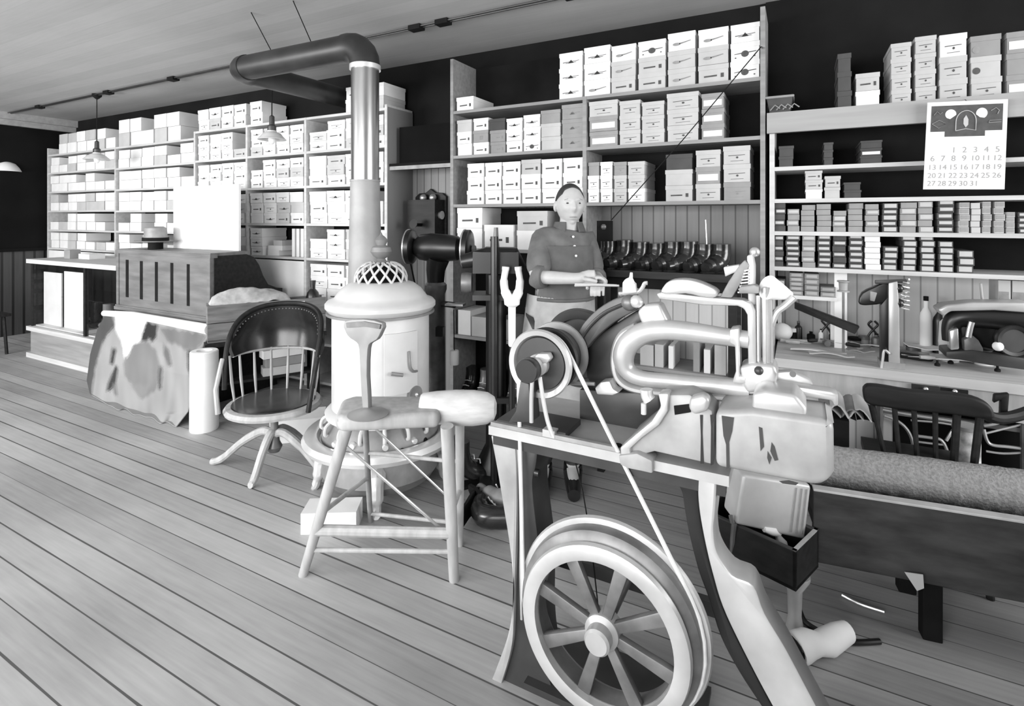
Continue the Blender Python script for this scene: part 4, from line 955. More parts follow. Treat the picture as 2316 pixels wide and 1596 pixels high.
# driving pulley on its bearing stand
HC = onY(1193, 838, 1.42)
PC = V((HC.x, 1.50, HC.z)); pr_ = .107
pu = MB().lathe([(.0, .006), (.08, .008), (.082, .02), (.084, .14), (.082, .15), (.0, .152)], PC, axis=(0, 1, 0), seg=48).build('pulley_drum', M_MACHD, mc)
ring([(.088, .0), (pr_-.004, -.004), (pr_, .004), (pr_-.002, .014), (.082, .018)], PC, 'pulley_flange', M_MACH, pu, seg=56)
ring([(.082, .142), (pr_-.002, .138), (pr_, .148), (pr_-.004, .158), (.082, .160)], PC, 'pulley_flange', M_MACH, pu, seg=56)
ring([(.082, .066), (pr_-.010, .064), (pr_-.006, .074), (pr_-.010, .084), (.082, .086)], PC, 'pulley_flange', M_MACHD, pu, seg=56)
MB().lathe([(.0, -.01), (.034, -.01), (.036, -.004), (.036, .02), (.0, .022)], HC, axis=(0, 1, 0), seg=28).build('bearing_cap', M_BLACK, mc)
MB().lathe([(.030, .02), (.031, .024), (.028, .06), (.033, .065), (.033, .085), (.02, .09)], HC, axis=(0, 1, 0), seg=28).build('bearing_sleeve', M_MACH, mc)
MB().cyl(HC, HC+V((0, .5, 0)), .012, seg=14).build('pulley_shaft', M_IRON, mc)
MB().pprism([(1208, 808), (1216, 800), (1238, 800), (1244, 812), (1236, 822), (1214, 820)], 1.47, .03, bev=.004).build('oil_cap', M_MACH, mc)
MB().pprism([(1176, 862), (1196, 868), (1203, 955), (1150, 955), (1166, 930)], 1.455, .06, bev=.004).build('bearing_stand', M_MACHD, mc)
MB().ptube([(1204, 858), (1202, 900), (1202, 955)], 1.452, .0065, 4, 8).build('stand_rib', M_MACH, mc)
MB().ptube([(1221, 852), (1228, 900), (1238, 950), (1250, 985)], 1.455, .0065, 4, 8).build('stand_rib', M_MACH, mc)
p = onZ(1250, 985, pz); MB().box(p+V((-.005, -.006, .012)), (.04, .03, .022), bev=.005).build('stand_foot', M_MACH, mc)
# driving belt: pulley to flywheel through the bed
yb_ = 1.50+.03
def tangent_loop(c1, r1, c2, r2, y):
    d = V((c2.x-c1.x, c2.z-c1.z)); L_ = d.length; base = math.atan2(d.y, d.x); off = math.acos((r1-r2)/L_); pts = []
    n = 18
    for i in range(n+1):
        a = base+off+(2*math.pi-2*off)*i/n; pts.append(V((c1.x+r1*math.cos(a), y, c1.z+r1*math.sin(a))))
    for i in range(n+1):
        a = base-off+(2*off)*i/n; pts.append(V((c2.x+r2*math.cos(a), y, c2.z+r2*math.sin(a))))
    return pts
lp_ = tangent_loop(PC, .091, WC, WR+.026, 0)
for q in lp_:
    f_ = min(1, max(0, (PC.z-q.z)/(PC.z-WC.z))); q.y = 1.535*(1-f_)+(WC.y+.046)*f_
MB().tube(lp_, .0065, 8, closed=True).build('driving_belt', M_BELT, mc)
# dark balance wheel behind, curved guard, lever ball
BC = V((HC.x+.02, 1.80, HC.z-.01))
bw = ring([(.105, -.02), (.135, -.022), (.14, .0), (.135, .022), (.105, .02)], BC, 'balance_wheel', M_BLACK, mc)
MB().lathe([(.0, -.006), (.107, -.006), (.107, .006), (.0, .006)], BC, axis=(0, 1, 0), seg=40).build('wheel_disc', M_MACHD, bw)
MB().lathe([(.0, -.02), (.03, -.02), (.035, .0), (.0, .02)], BC, axis=(0, 1, 0), seg=20).build('wheel_hub', M_IRON, bw)
MB().pprism(spline([V((x, y, 0)) for x, y in [(1304, 757), (1322, 728), (1350, 700), (1385, 678), (1420, 667)]], 5)+spline([V((x, y, 0)) for x, y in [(1443, 700), (1400, 722), (1365, 748), (1340, 772), (1326, 790)]], 5), 1.66, .10, bev=.006).build('curved_guard', M_GUARD, mc)
MB().ptube([(1312, 770), (1333, 738), (1366, 708), (1410, 688), (1432, 682)], 1.655, .006, 5, 8).build('guard_rib', M_MACHD, mc)
MB().pprism([(1322, 790), (1364, 750), (1440, 702), (1462, 720), (1440, 745), (1405, 785), (1398, 840), (1405, 880), (1340, 878), (1326, 850)], 1.70, .10, bev=.006).build('gear_case', M_MACHD, mc)
MB().sph(onY(1424, 684, 1.64), .026, 16).build('lever_ball', M_IRON, mc)
MB().sph(onY(1440, 682, 1.63), (.022, .02, .02), 14).build('lever_nut', M_NICKEL, mc)
MB().pprism([(1440, 705), (1455, 690), (1492, 686), (1500, 705), (1512, 728), (1505, 742), (1468, 742), (1452, 735), (1446, 722)], 1.62, .06, bev=.01, seg=3).build('arm_lug', M_MACH, mc)
# looped throat arm
UY = 1.62
MB().ptube([(1694, 768), (1640, 761), (1560, 750), (1500, 746), (1455, 753), (1422, 776), (1410, 808), (1420, 838), (1452, 855), (1520, 862), (1600, 870), (1695, 880)], UY, [.024, .025, .029, .030, .033, .034, .033, .027, .023, .022, .022, .024], 6, 16).build('looped_arm', M_MACH, mc)
MB().ptube([(1440, 738), (1410, 755), (1395, 785), (1392, 825), (1404, 858), (1440, 878), (1520, 886), (1620, 894), (1700, 900)], UY+.015, .014, 6, 10, flat=1.8).build('arm_flange', M_MACH, mc)
MB().ptube([(1430, 842), (1470, 862), (1540, 872), (1600, 880), (1690, 890)], UY-.012, .0035, 5, 6).build('arm_groove', M_MACHD, mc)
MB().pprism([(1650, 745), (1672, 742), (1674, 850), (1690, 852), (1690, 870), (1655, 866), (1664, 840), (1662, 782), (1650, 776)], UY-.03, .06, bev=.005).build('arm_end', M_MACH, mc)
# upper arm, head and pillars
MB().pprism([(1484, 664), (1500, 660), (1600, 672), (1680, 678), (1700, 686), (1708, 704), (1710, 832), (1692, 832), (1690, 712), (1682, 698), (1668, 692), (1590, 690), (1490, 676)], UY-.02, .05, bev=.005).build('upper_arm', M_MACH, mc)
MB().pprism([(1497, 665), (1502, 645), (1520, 633), (1556, 632), (1590, 641), (1622, 658), (1618, 672), (1592, 672), (1550, 664)], UY-.03, .05, bev=.006, smooth=3).build('belt_guard', M_MACH, mc)
MB().pprism([(1628, 672), (1648, 636), (1672, 600), (1684, 588), (1694, 600), (1676, 640), (1655, 674)], UY-.01, .04, bev=.004).build('brace', M_MACHG, mc)
MB().pprism([(1636, 604), (1672, 598), (1676, 610), (1640, 626)], UY, .03, bev=.003).build('tension_plate', M_MACH, mc)
MB().pprism([(1689, 578), (1703, 574), (1708, 600), (1708, 690), (1692, 690)], UY, .03, bev=.004).build('head_post', M_MACH, mc)
MB().sph(onY(1707, 570, UY+.015), .014, 14).build('post_ball', M_STEEL, mc)
for k_ in range(8):
    y_ = 612+k_*7; MB().ptube([(1684-k_*2.2, y_), (1694, y_-2)], UY-.008, .0025, 1, 6).build('spring_coil', M_STEEL, mc)
MB().pprism([(1672, 648), (1706, 644), (1716, 650), (1716, 664), (1670, 664)], UY-.03, .05, bev=.004).build('tension_block', M_MACHG, mc)
MB().pprism([(1722, 650), (1746, 646), (1748, 832), (1724, 832)], UY, .05, bev=.006).build('head_pillar', M_MACH, mc)
MB().ptube([(1714, 668), (1715, 830)], UY+.01, .007, 1, 10).build('needle_bar', M_STEEL, mc)
MB().ptube([(1736, 650), (1737, 828)], UY-.006, .005, 1, 8).build('pillar_groove', M_MACHG, mc)
MB().pprism([(1672, 830), (1700, 822), (1752, 826), (1760, 850), (1752, 880), (1690, 890), (1678, 870)], UY-.03, .09, bev=.010, seg=3).build('head_block', M_MACH, mc)
MB().sph(onY(1716, 838, UY-.035), .012, 12).build('head_knob', M_MACHD, mc)
MB().pprism([(1690, 868), (1760, 868), (1880, 886), (1896, 892), (1896, 918), (1886, 918), (1882, 906), (1760, 890), (1690, 892)], UY-.02, .05, bev=.005).build('work_arm', M_MACH, mc)
MB().cyl(onY(1793, 846, UY-.02), onY(1793, 846, UY-.045), .008, seg=12).build('thumb_screw', M_BLACK, mc)
MB().pprism([(1700, 862), (1740, 842), (1790, 840), (1830, 858), (1840, 874), (1700, 874)], UY+.03, .03, bev=.004).build('arm_fin', M_MACH, mc)
t0, t1 = onY(1737, 650, UY), onY(1786, 668, UY+.05)
MB().tube([t0, t0.lerp(t1, .5), t1], [.034, .024, .012], 20).build('lamp_reflector', M_PAPER, mc)  # plain cone of a lamp reflector, with no lamp in it
MB().ptube([(1744, 735), (1756, 706), (1776, 690), (1796, 672)], UY+.03, .010, 4, 10).build('reflector_bracket', M_MACH, mc)
# body casting, neck, drips
MB().pprism([(1404, 1015), (1440, 985), (1478, 956), (1498, 925), (1492, 892), (1560, 892), (1588, 912), (1612, 930), (1613, 1052), (1560, 1040), (1480, 1022), (1450, 1030), (1432, 1052), (1412, 1056)], BY+.005, .20, bev=.008).build('body_casting', M_HOUS, mc)
MB().pprism([(1402, 1012), (1440, 980), (1474, 952), (1494, 920), (1488, 890), (1512, 890), (1510, 930), (1490, 962), (1450, 992), (1424, 1016), (1430, 1040), (1418, 1058), (1404, 1040)], BY-.012, .05, bev=.006).build('neck_flange', M_MACH, mc)
for pts in ([(1583, 938), (1590, 938), (1589, 980), (1592, 1048), (1584, 1048), (1585, 985)], [(1606, 938), (1616, 938), (1612, 960), (1614, 1050), (1607, 1052), (1608, 965)]):
    MB().pprism(pts, BY+.0035, .0015).build('oil_drip', M_BLACK, mc, ang=0)
MB().pprism([(1560, 900), (1590, 892), (1606, 904), (1600, 930), (1570, 940), (1556, 925)], BY-.02, .04, bev=.010, seg=3).build('body_lug', M_MACH, mc)
MB().pprism([(1524, 918), (1560, 914), (1562, 932), (1526, 938)], BY+.0, .01).build('recess_plate', M_BLACKM, mc, ang=0)
MB().pprism([(1310, 880), (1490, 892), (1492, 925), (1470, 952), (1432, 980), (1400, 985), (1310, 950)], 1.70, .14, bev=.006).build('oil_pan', M_MACHD, mc)
MB().pprism([(1345, 878), (1358, 864), (1378, 862), (1386, 880), (1400, 888), (1385, 894), (1350, 892)], 1.64, .05, bev=.004).build('clamp_nut', M_NICKEL, mc)
MB().ptube([(1290, 866), (1345, 868)], 1.64, .006, 1, 8).build('push_rod', M_STEEL, mc)
oc = MB().ptube([(1462, 880), (1464, 895), (1470, 905)], 1.53, .018, 3, 12).build('oil_cup', M_NICKEL, mc)
MB().ptube([(1456, 912), (1456, 936)], 1.53, .008, 1, 10).build('drip_tube', M_NICKEL, mc)
# upright oil can and hook on the arm
MB().ptube([(1428, 616), (1427, 628), (1424, 640), (1425, 660)], 1.7, [.004, .006, .022, .024], 4, 14).build('oiler', M_PAPER, mc)
MB().ptube([(1400, 664), (1440, 662), (1452, 652), (1458, 641), (1464, 640)], 1.7, .0065, 4, 8).build('hook_lever', M_MACH, mc)
MB().ptube([(1300, 646), (1345, 645), (1400, 646)], 1.8, .004, 1, 8).build('thread_rod', M_STEEL, mc)
MB().ptube([(1404, 668), (1426, 690)], 1.7, .008, 1, 8).build('oiler_stalk', M_IRON, mc)
# boxy housing at the working end
MB().pprism([(1618, 930), (1700, 926), (1800, 940), (1872, 950), (1886, 960), (1887, 1070), (1872, 1092), (1846, 1100), (1740, 1080), (1618, 1056)], BY-.03, .16, bev=.016, seg=4).build('housing', M_HOUS, mc)
MB().pprism([(1700, 930), (1702, 890), (1730, 884), (1800, 894), (1826, 925), (1822, 946)], BY-.01, .12, bev=.010, seg=3).build('housing_cap', M_MACH, mc)
for pts in ([(1632, 940), (1660, 944), (1656, 975), (1649, 1000), (1650, 1058), (1643, 1060), (1642, 1005), (1636, 985)], [(1716, 965), (1724, 968), (1728, 1010), (1720, 1020)], [(1745, 1000), (1752, 1010), (1760, 1040), (1752, 1042), (1742, 1020)], [(1762, 1088), (1784, 1086), (1806, 1092), (1800, 1097), (1770, 1093)], [(1736, 1020), (1745, 1035), (1740, 1050), (1735, 1035)]):
    MB().pprism(pts, BY-.0318, .0015).build('stain', M_MACHD, mc, ang=0)
# thin pull cord under the bed
MB().tube([onY(1300, 1040, 1.56), onY(1318, 1110, 1.56), onY(1330, 1182, 1.55), onY(1344, 1290, 1.53), onY(1352, 1365, 1.52)], .0022, 6).build('pull_cord', M_BLACKM, mc)
MB().mm((WC.x-.28, BY+.0, .03), (WC.x+.24, BY+.26, .05), bev=.006).build('treadle', M_MACHD, mc, ang=0)
# ---------------------------------------------------------------- finishing machine with two wheels, in the middle
def ring_l(prof, c, name, m, par, axis, seg=48): return ring(prof, c, name, m, par, axis, seg)
T3 = 3.6
fm = thing('finishing_machine', 'dark shoe finishing machine, two polishing wheels on a grey column, beside the telephone', 'machine', tuple(onT(985, 900, T3)*1.0) )
c1 = onT(928, 558, T3); c2 = onT(1056, 562, T3-.06); ax = (c2-c1).normalized()
base = onT(985, 560, T3)
MB().tube([c1-ax*.02, c2+ax*.02], .022, 14).build('spindle', M_IRON, fm)
mid = c1.lerp(c2, .5)
MB().tube([c1+ax*.03, c1+ax*.07, mid-ax*.05, mid+ax*.06, c2-ax*.06, c2-ax*.03], [.05, .085, .095, .09, .08, .05], 20).build('motor_body', M_BLACK, fm)
for nm_, c_, rr in (('polishing_wheel', c1, .115), ('polishing_wheel', c2, .125)):
    w_ = MB().lathe([(.0, -.03), (rr*.5, -.032), (rr-.01, -.026), (rr, -.018), (rr, .018), (rr-.01, .026), (rr*.5, .032), (.0, .03)], c_, axis=ax, seg=40).build(nm_, M_BLACK, fm)
    MB().lathe([(.0, .02), (.03, .04), (.02, .06), (.0, .064)], c_, axis=ax, seg=18).build('wheel_nut', M_IRON, w_)
    ring([(rr-.004, -.02), (rr+.003, -.019), (rr+.003, -.012), (rr-.004, -.011)], c_, 'steel_edge', M_STEEL, w_, ax, 40)
bx, by_ = base.x, base.y
MB().lathe([(.19, 0), (.19, .02), (.15, .06), (.10, .16), (.075, .28), (.07, .30)], (bx, by_, 0), seg=28).build('column_base', M_MACHG, fm)
MB().lathe([(.066, .29), (.064, 1.0), (.075, 1.03), (.075, 1.06), (.055, 1.08)], (bx, by_, 0), seg=24).build('column', M_IRON, fm)
MB().tube([(bx, by_, 1.05), (bx, by_, 1.16), mid-V((0, 0, .06))], [.055, .065, .08], 18).build('neck', M_BLACK, fm)
p0 = onT(1028, 690, 3.5)
MB().tube([V((bx, by_, p0.z)), p0], .02, 10).build('rest_arm', M_MACHD, fm)
MB().box(p0+V((.02, -.02, .01)), (.12, .07, .012), .3, bev=.003).build('rest_plate', M_STEEL, fm)
MB().tube([c1+V((0, 0, -.10)), V((bx-.03, by_, .5)), V((bx-.05, by_, .3))], .006, 6).build('drive_cord', M_BLACKM, fm)
MB().box(V((bx+.09, by_-.07, EYE-(745-CY)/F_PX*3.55)), (.05, .05, .06), .3, bev=.006).build('switch_box', M_BLACK, fm)
p = onT(1028, 808, 3.45)
cw = thing('hanging_weight', 'small white cylinder hanging on a cord beside the finishing machine column', 'weight', tuple(p))
MB().lathe([(.001, -.045), (.028, -.045), (.03, -.04), (.03, .04), (.026, .046), (.001, .046)], p, seg=18).build('weight', M_PAPER, cw)
MB().tube([p+V((0, 0, .04)), onT(1026, 700, 3.47)], .003, 6).build('cord', M_BLACKM, cw)

# ---------------------------------------------------------------- black stitcher with a pale forked head
t_ = 2.95; fx = onT(1158, 700, t_); fbx, fby = fx.x, fx.y
fs = thing('forked_stand', 'white forked post on a black double-legged stand, next to the standing person', 'stand', (fbx, fby, 0))
zf = lambda y: EYE-(y-CY)/F_PX*t_
MB().tube([(fbx, fby, zf(785)), (fbx, fby, zf(780)), (fbx, fby, zf(690))], [.012, .02, .021], 16).build('shaft', M_PAPER, fs)
MB().lathe([(.022, zf(694)), (.042, zf(688)), (.045, zf(676)), (.03, zf(668))], (fbx, fby, 0), seg=20).build('socket', M_PAPER, fs)
rt = V((math.cos(YAW), math.sin(YAW), 0))
for s in (-1, 1):
    b_ = V((fbx, fby, 0))
    MB().tube(spline([b_+rt*s*.012+V((0, 0, zf(678))), b_+rt*s*.036+V((0, 0, zf(660))), b_+rt*s*.044+V((0, 0, zf(635))), b_+rt*s*.036+V((0, 0, zf(612))), b_+rt*s*.034+V((0, 0, zf(603)))], 5), [.026]*6+[.022]*5+[.018]*5+[.02]*5, 12).build('fork_prong', M_PAPER, fs)
MB().tube([(fbx, fby, 0), (fbx, fby, zf(783))], .017, 12).build('lower_post', M_BLACK, fs)
q = onT(1118, 700, t_+.03)
MB().tube([(q.x, q.y, 0), (q.x, q.y, zf(535))], .021, 12).build('black_post', M_BLACK, fs)
MB().box(V(((q.x+fbx)/2, (q.y+fby)/2, .03)), (.26, .16, .06), YAW, bev=.008).build('foot', M_BLACK, fs)
MB().box(V(((q.x+fbx)/2, (q.y+fby)/2, .5)), (.14, .03, .03), YAW, bev=.004).build('tie_bar', M_BLACK, fs)
# black machine body behind it
t_ = 3.12; g = onT(1122, 600, t_)
bs = thing('black_stitcher', 'black sewing machine on a dark column between telephone and person', 'machine', (g.x, g.y, 0))
zg = lambda y: EYE-(y-CY)/F_PX*t_
MB().box(V((g.x, g.y, zg(592))), (.26, .16, .12), YAW, bev=.02).build('head', M_BLACK, bs)
MB().tube([g-rt*.20+V((0, 0, .02)), g-rt*.05+V((0, 0, .05)), g+rt*.10+V((0, 0, .05)), g+rt*.14+V((0, 0, -.02))], [.04, .06, .06, .04], 14).build('arm', M_BLACK, bs)
MB().lathe([(.0, -.03), (.055, -.03), (.06, 0), (.055, .03), (.0, .03)], g+V((0, 0, -.10))-rt*.17, axis=rt, seg=24).build('hand_wheel', M_IRON, bs)
MB().tube([(g.x, g.y, 0), (g.x, g.y, .1), (g.x, g.y, .2), (g.x, g.y, zg(620))], [.12, .11, .06, .06], 18).build('column', M_BLACK, bs)
MB().box(V((g.x, g.y, zg(668))), (.26, .2, .03), YAW, bev=.006).build('table', M_MACHD, bs)
MB().tube([g+V((0, 0, .1)), g+V((0, 0, .16)), g+V((0, 0, .22))], [.02, .015, .012], 10).build('spool_pin', M_IRON, bs)

# ---------------------------------------------------------------- low shelf goods behind the machines
def low_box(pa, pb, yt, z, m, lab, nm='storage_box', y=3.43, d=.25, group='boxes on the waist-high shelf'):
    a, b = onY(pa, yt, y), onY(pb, yt, y); zt_ = max(z+.04, a.z)
    return tag(MB().mm((a.x, y, z+.0006), (b.x, y+d, zt_), bev=.003).build(nm, m, ang=0), lab, 'box', group)
low_box(1036, 1064, 700, .62, M_BOXW, 'white box on the waist-high shelf nearest the recess')
low_box(1067, 1106, 715, .62, M_BOXL, 'pale low box second along the waist-high shelf')
low_box(1122, 1150, 720, .62, M_BOXM, 'grey box third along the waist-high shelf')
for i, (px_, lab) in enumerate([(1045, 'dark boot on the lowest shelf, nearest the recess'), (1075, 'dark boot on the lowest shelf, second from the recess'), (1100, 'dark boot on the lowest shelf, third from the recess'), (1135, 'dark boot on the lowest shelf, behind the black posts')]):
    p = onY(px_, 600, 3.55); boot((p.x+.05+.012*i, 3.60, .0806), -1.5+.03*i, 0, M_LEATH if i % 2 == 0 else M_IRON, 'stored_boot', lab, 'boots on the lowest shelf', .95)

# ---------------------------------------------------------------- person
pn_t = 3.0
def skin(V_, E_, Rr, root=0, sub=2):
    me = bpy.data.meshes.new('tmp'); me.from_pydata([tuple(v) for v in V_], E_, []); o = bpy.data.objects.new('tmp', me); C.objects.link(o)
    md = o.modifiers.new('s', 'SKIN'); md.use_smooth_shade = True
    if not me.skin_vertices: me.skin_vertices.new()
    for i, r in enumerate(Rr):
        me.skin_vertices[0].data[i].radius = (r, r) if isinstance(r, (int, float)) else r
        me.skin_vertices[0].data[i].use_root = (i == root)
    sd = o.modifiers.new('d', 'SUBSURF'); sd.levels = sub; sd.render_levels = sub
    dg = bpy.context.evaluated_depsgraph_get(); r = bpy.data.meshes.new_from_object(o.evaluated_get(dg))
    bpy.data.objects.remove(o); return r
def add_mesh(mb, me):
    mb.faces([v.co.copy() for v in me.vertices], [tuple(p.vertices) for p in me.polygons]); bpy.data.meshes.remove(me)
P3 = lambda x, y, t: onT(x, y, t)
pel = P3(1262, 730, 3.06); waist = P3(1268, 650, 3.06); chest = P3(1272, 565, 3.06); neck = P3(1286, 517, 3.04); neck2 = P3(1288, 500, 3.02)
shR = P3(1226, 545, 3.0); elR = P3(1210, 626, 2.86); wrR = P3(1308, 630, 2.72); haR = P3(1332, 626, 2.70)
shL = P3(1327, 547, 3.10); elL = P3(1345, 625, 3.04); wrL = P3(1358, 636, 2.80); haL = P3(1352, 632, 2.75)
hipR = pel+rt*(-.085)+V((0, 0, -.04)); hipL = pel+rt*.085+V((0, 0, -.04))
toc = V((-pel.x, -pel.y, 0)).normalized()
knR = V((hipR.x, hipR.y, .50))+toc*.03; anR = V((hipR.x, hipR.y, .09)); ftR = anR+toc*.17+V((0, 0, -.05))
knL = V((hipL.x, hipL.y, .50))+toc*.03; anL = V((hipL.x, hipL.y, .09)); ftL = anL+toc*.17+V((0, 0, -.05))
pv = [pel, waist, chest, neck, neck2, shR, elR, wrR, haR, shL, elL, wrL, haL, hipR, knR, anR, ftR, hipL, knL, anL, ftL]
pe = [(0, 1), (1, 2), (2, 3), (3, 4), (2, 5), (5, 6), (6, 7), (7, 8), (2, 9), (9, 10), (10, 11), (11, 12), (0, 13), (13, 14), (14, 15), (15, 16), (0, 17), (17, 18), (18, 19), (19, 20)]
prd = [.125, .125, .14, .055, .055, .06, .044, .030, .034, .06, .044, .030, .034, .085, .058, .04, .035, .085, .058, .04, .035]
mb = MB(); add_mesh(mb, skin(pv, pe, prd))
# head: turned to the camera, chin slightly down
hc = P3(1289, 464, 3.02); fd_ = (V((0, 0, EYE))-hc); fd_.z = 0; fd_.normalize()
fd_ = Matrix.Rotation(math.radians(14), 3, 'Z') @ fd_                       # face looks a little past the camera
sdv = V((-fd_.y, fd_.x, 0)); upv = V((0, 0, 1))
def hp(x, y, z): return hc+sdv*x+fd_*y+upv*z
def head_pt(th, ph):
    """th from crown, ph around from the face"""
    x = math.sin(th)*math.sin(ph); y = math.sin(th)*math.cos(ph); z = math.cos(th)
    X, Y_, Z_ = x*.078, y*.097, z*.117
    if z < 0:
        k_ = 1+z*.30*max(0, 1-.25*abs(y)); X *= k_; Y_ *= (1+z*.06) if y > 0 else (1+z*.35)
    fr = max(0, y)
    g_ = lambda cx, cz, sx, sz: math.exp(-((X-cx)/sx)**2-((Z_-cz)/sz)**2)
    if fr > 0:
        Y_ += .024*g_(0, -.022, .012, .018)*fr + .012*g_(0, .0, .009, .022)*fr - .010*(g_(.031, .010, .016, .011)+g_(-.031, .010, .016, .011)) + .005*(g_(.03, .030, .022, .008)+g_(-.03, .030, .022, .008)) \
            + .006*(g_(.042, -.02, .02, .018)+g_(-.042, -.02, .02, .018)) + .006*g_(0, -.060, .020, .006) - .005*g_(0, -.066, .022, .004)+.006*g_(0, -.073, .018, .006)-.004*g_(0, -.083, .02, .006)+.010*g_(0, -.102, .022, .014)
    return hp(X*1.04, Y_*1.03, Z_*1.02)
vs = []; fs_ = []; NT, NP = 40, 56
for i in range(NT+1):
    for j in range(NP): vs.append(head_pt(math.pi*i/NT, 2*math.pi*j/NP))
for i in range(NT):
    for j in range(NP): fs_.append((i*NP+j, (i+1)*NP+j, (i+1)*NP+(j+1) % NP, i*NP+(j+1) % NP))
bq = mb.faces(vs, fs_); bmesh.ops.remove_doubles(mb.bm, verts=bq, dist=1e-5)
mb.tube([neck-V((0, 0, .05)), neck2, hp(0, -.012, -.06), hp(0, -.01, -.02)], [.06, .054, .052, .05], 18)
for s in (-1, 1):
    mb.sph(hp(s*.081, -.004, -.008), (.010, .018, .032), 12)
    mb.sph(hp(s*.085, -.012, -.008), (.008, .012, .026), 10)
# hands: palm, four curled fingers and a thumb each
def hand(w, dirv, upn, side):
    """w wrist, dirv along the palm, upn back of hand, side towards the thumb"""
    d = dirv.normalized(); n = upn.normalized(); s = side.normalized(); cpt = w+d*.05
    mb.tube([w-d*.01, w+d*.02, w+d*.055, w+d*.088], [.024, .034, .040, .036], 14, flat=.62)
    for k_, (off, ln) in enumerate(((.030, .070), (.011, .080), (-.009, .074), (-.027, .058))):
        b_ = w+d*.082+s*off
        mb.tube(spline([b_, b_+d*ln*.42-n*.006, b_+d*ln*.72-n*.028, b_+d*ln*.68-n*.052], 3), [.0096]*4+[.009]*3+[.0082]*3, 8)
    b_ = w+d*.03+s*.034
    mb.tube(spline([b_, b_+d*.03+s*.022-n*.008, b_+d*.062+s*.020-n*.022], 3), [.0125]*3+[.0105]*4, 8)
hand(wrR, (haR-wrR)+rt*.03, V((0, 0, 1))*.9+toc*.4, toc)
hand(wrL, (haL-wrL)+toc*.04-V((0, 0, .02)), V((0, 0, 1)), -rt)
tmpo = mb.build('person', M_FLESH, loc=(pel.x, pel.y, 0))
rm = tmpo.modifiers.new('r', 'REMESH'); rm.mode = 'VOXEL'; rm.voxel_size = .0042
sm_ = tmpo.modifiers.new('s', 'SMOOTH'); sm_.iterations = 2; sm_.factor = .5
dg = bpy.context.evaluated_depsgraph_get(); nm_ = bpy.data.meshes.new_from_object(tmpo.evaluated_get(dg)); tmpo.modifiers.clear(); tmpo.data = nm_
nm_.materials.clear(); nm_.materials.append(M_FLESH)
for p in nm_.polygons: p.use_smooth = True
person = tag(tmpo, 'person in work shirt and long apron standing with forearms raised behind the machine', 'person')
# hair cap, eyes, brows
hv = []; hf = []; rows = 16
for i in range(rows+1):
    for j in range(NP):
        ph = 2*math.pi*j/NP; front = math.cos(ph)
        lim = math.pi*(.205+.36*(1-front)/2*1.15 + (.05 if abs(math.sin(ph)) > .75 and front > -.2 else 0))
        p = head_pt(lim*i/rows, ph); hv.append(hc+(p-hc)*(1.035 if i < rows else 1.0))
for i in range(rows):
    for j in range(NP): hf.append((i*NP+j, (i+1)*NP+j, (i+1)*NP+(j+1) % NP, i*NP+(j+1) % NP))
m = MB(); bq = m.faces(hv, hf); bmesh.ops.remove_doubles(m.bm, verts=bq, dist=1e-5); m.build('hair', M_HAIR, person)
for s in (-1, 1):
    MB().sph(hp(s*.032, .078, .009), (.0105, .009, .0055), 12).build('eye', M_MACHD, person)  # dark and enlarged to paint in the shadow of the sockets
    MB().tube([hp(s*.016, .091, .028), hp(s*.033, .088, .032), hp(s*.050, .077, .027)], [.002, .003, .002], 6).build('eyebrow', M_TAN, person)
MB().tube([hp(-.022, .082, -.067), hp(0, .0915, -.0665), hp(.022, .082, -.067)], [.0015, .0028, .0015], 6).build('mouth', M_TAN, person)
# shirt, apron, trousers, shoes
def pts_clothes(names, radii, edges, nm, m_):
    b = MB(); add_mesh(b, skin(names, edges, radii)); return b.build(nm, m_, person, ang=80)
elR2 = elR.lerp(wrR, .10); elL2 = elL.lerp(wrL, .12)
shirt = pts_clothes([waist+V((0, 0, -.08)), waist, chest, neck-V((0, 0, .012)), shR, shR.lerp(elR, .55), elR2, shL, shL.lerp(elL, .55), elL2], [.15, .155, .172, .072, .084, .076, .070, .084, .074, .066],
            [(0, 1), (1, 2), (2, 3), (2, 4), (4, 5), (5, 6), (2, 7), (7, 8), (8, 9)], 'work_shirt', M_SHIRT)
MB().tube([elR.lerp(wrR, .02)+V((0, 0, .01)), elR.lerp(wrR, .12), elR.lerp(wrR, .22)], [.062, .066, .058], 16).build('rolled_cuff', M_SHIRT, shirt)
MB().tube([elL.lerp(wrL, .02), elL.lerp(wrL, .14), elL.lerp(wrL, .26)], [.060, .062, .052], 16).build('rolled_cuff', M_SHIRT, shirt)
cq = neck+V((0, 0, .008))
m = MB(); m.sheet(lambda u, v: cq+Matrix.Rotation(math.pi*2*(u*.86+.07), 3, 'Z') @ (fd_*(.074+.020*v))+V((0, 0, .030-.055*v)), 24, 4, .008); m.build('collar', M_APRON, shirt)
for k_ in range(3): MB().cyl(cq+fd_*(.10+.03*k_)+V((0, 0, -.05-.05*k_)), cq+fd_*(.108+.03*k_)+V((0, 0, -.05-.05*k_)), .006, seg=10).build('button', M_PAPER, shirt)
af = (toc*.97+rt*.25).normalized(); asd = V((-af.y, af.x, 0))
def bib(u, v):
    z = chest.z+.03-v*(chest.z+.03-waist.z+.07); cc = chest.lerp(waist, v); a = (u-.5)*(1.5+.5*v)
    return V((cc.x, cc.y, 0))+af*(math.cos(a)*.186)+asd*(math.sin(a)*.19)+V((0, 0, z))
ap = MB().sheet(bib, 18, 12, .006).build('apron_bib', M_APRON, person, ang=80)
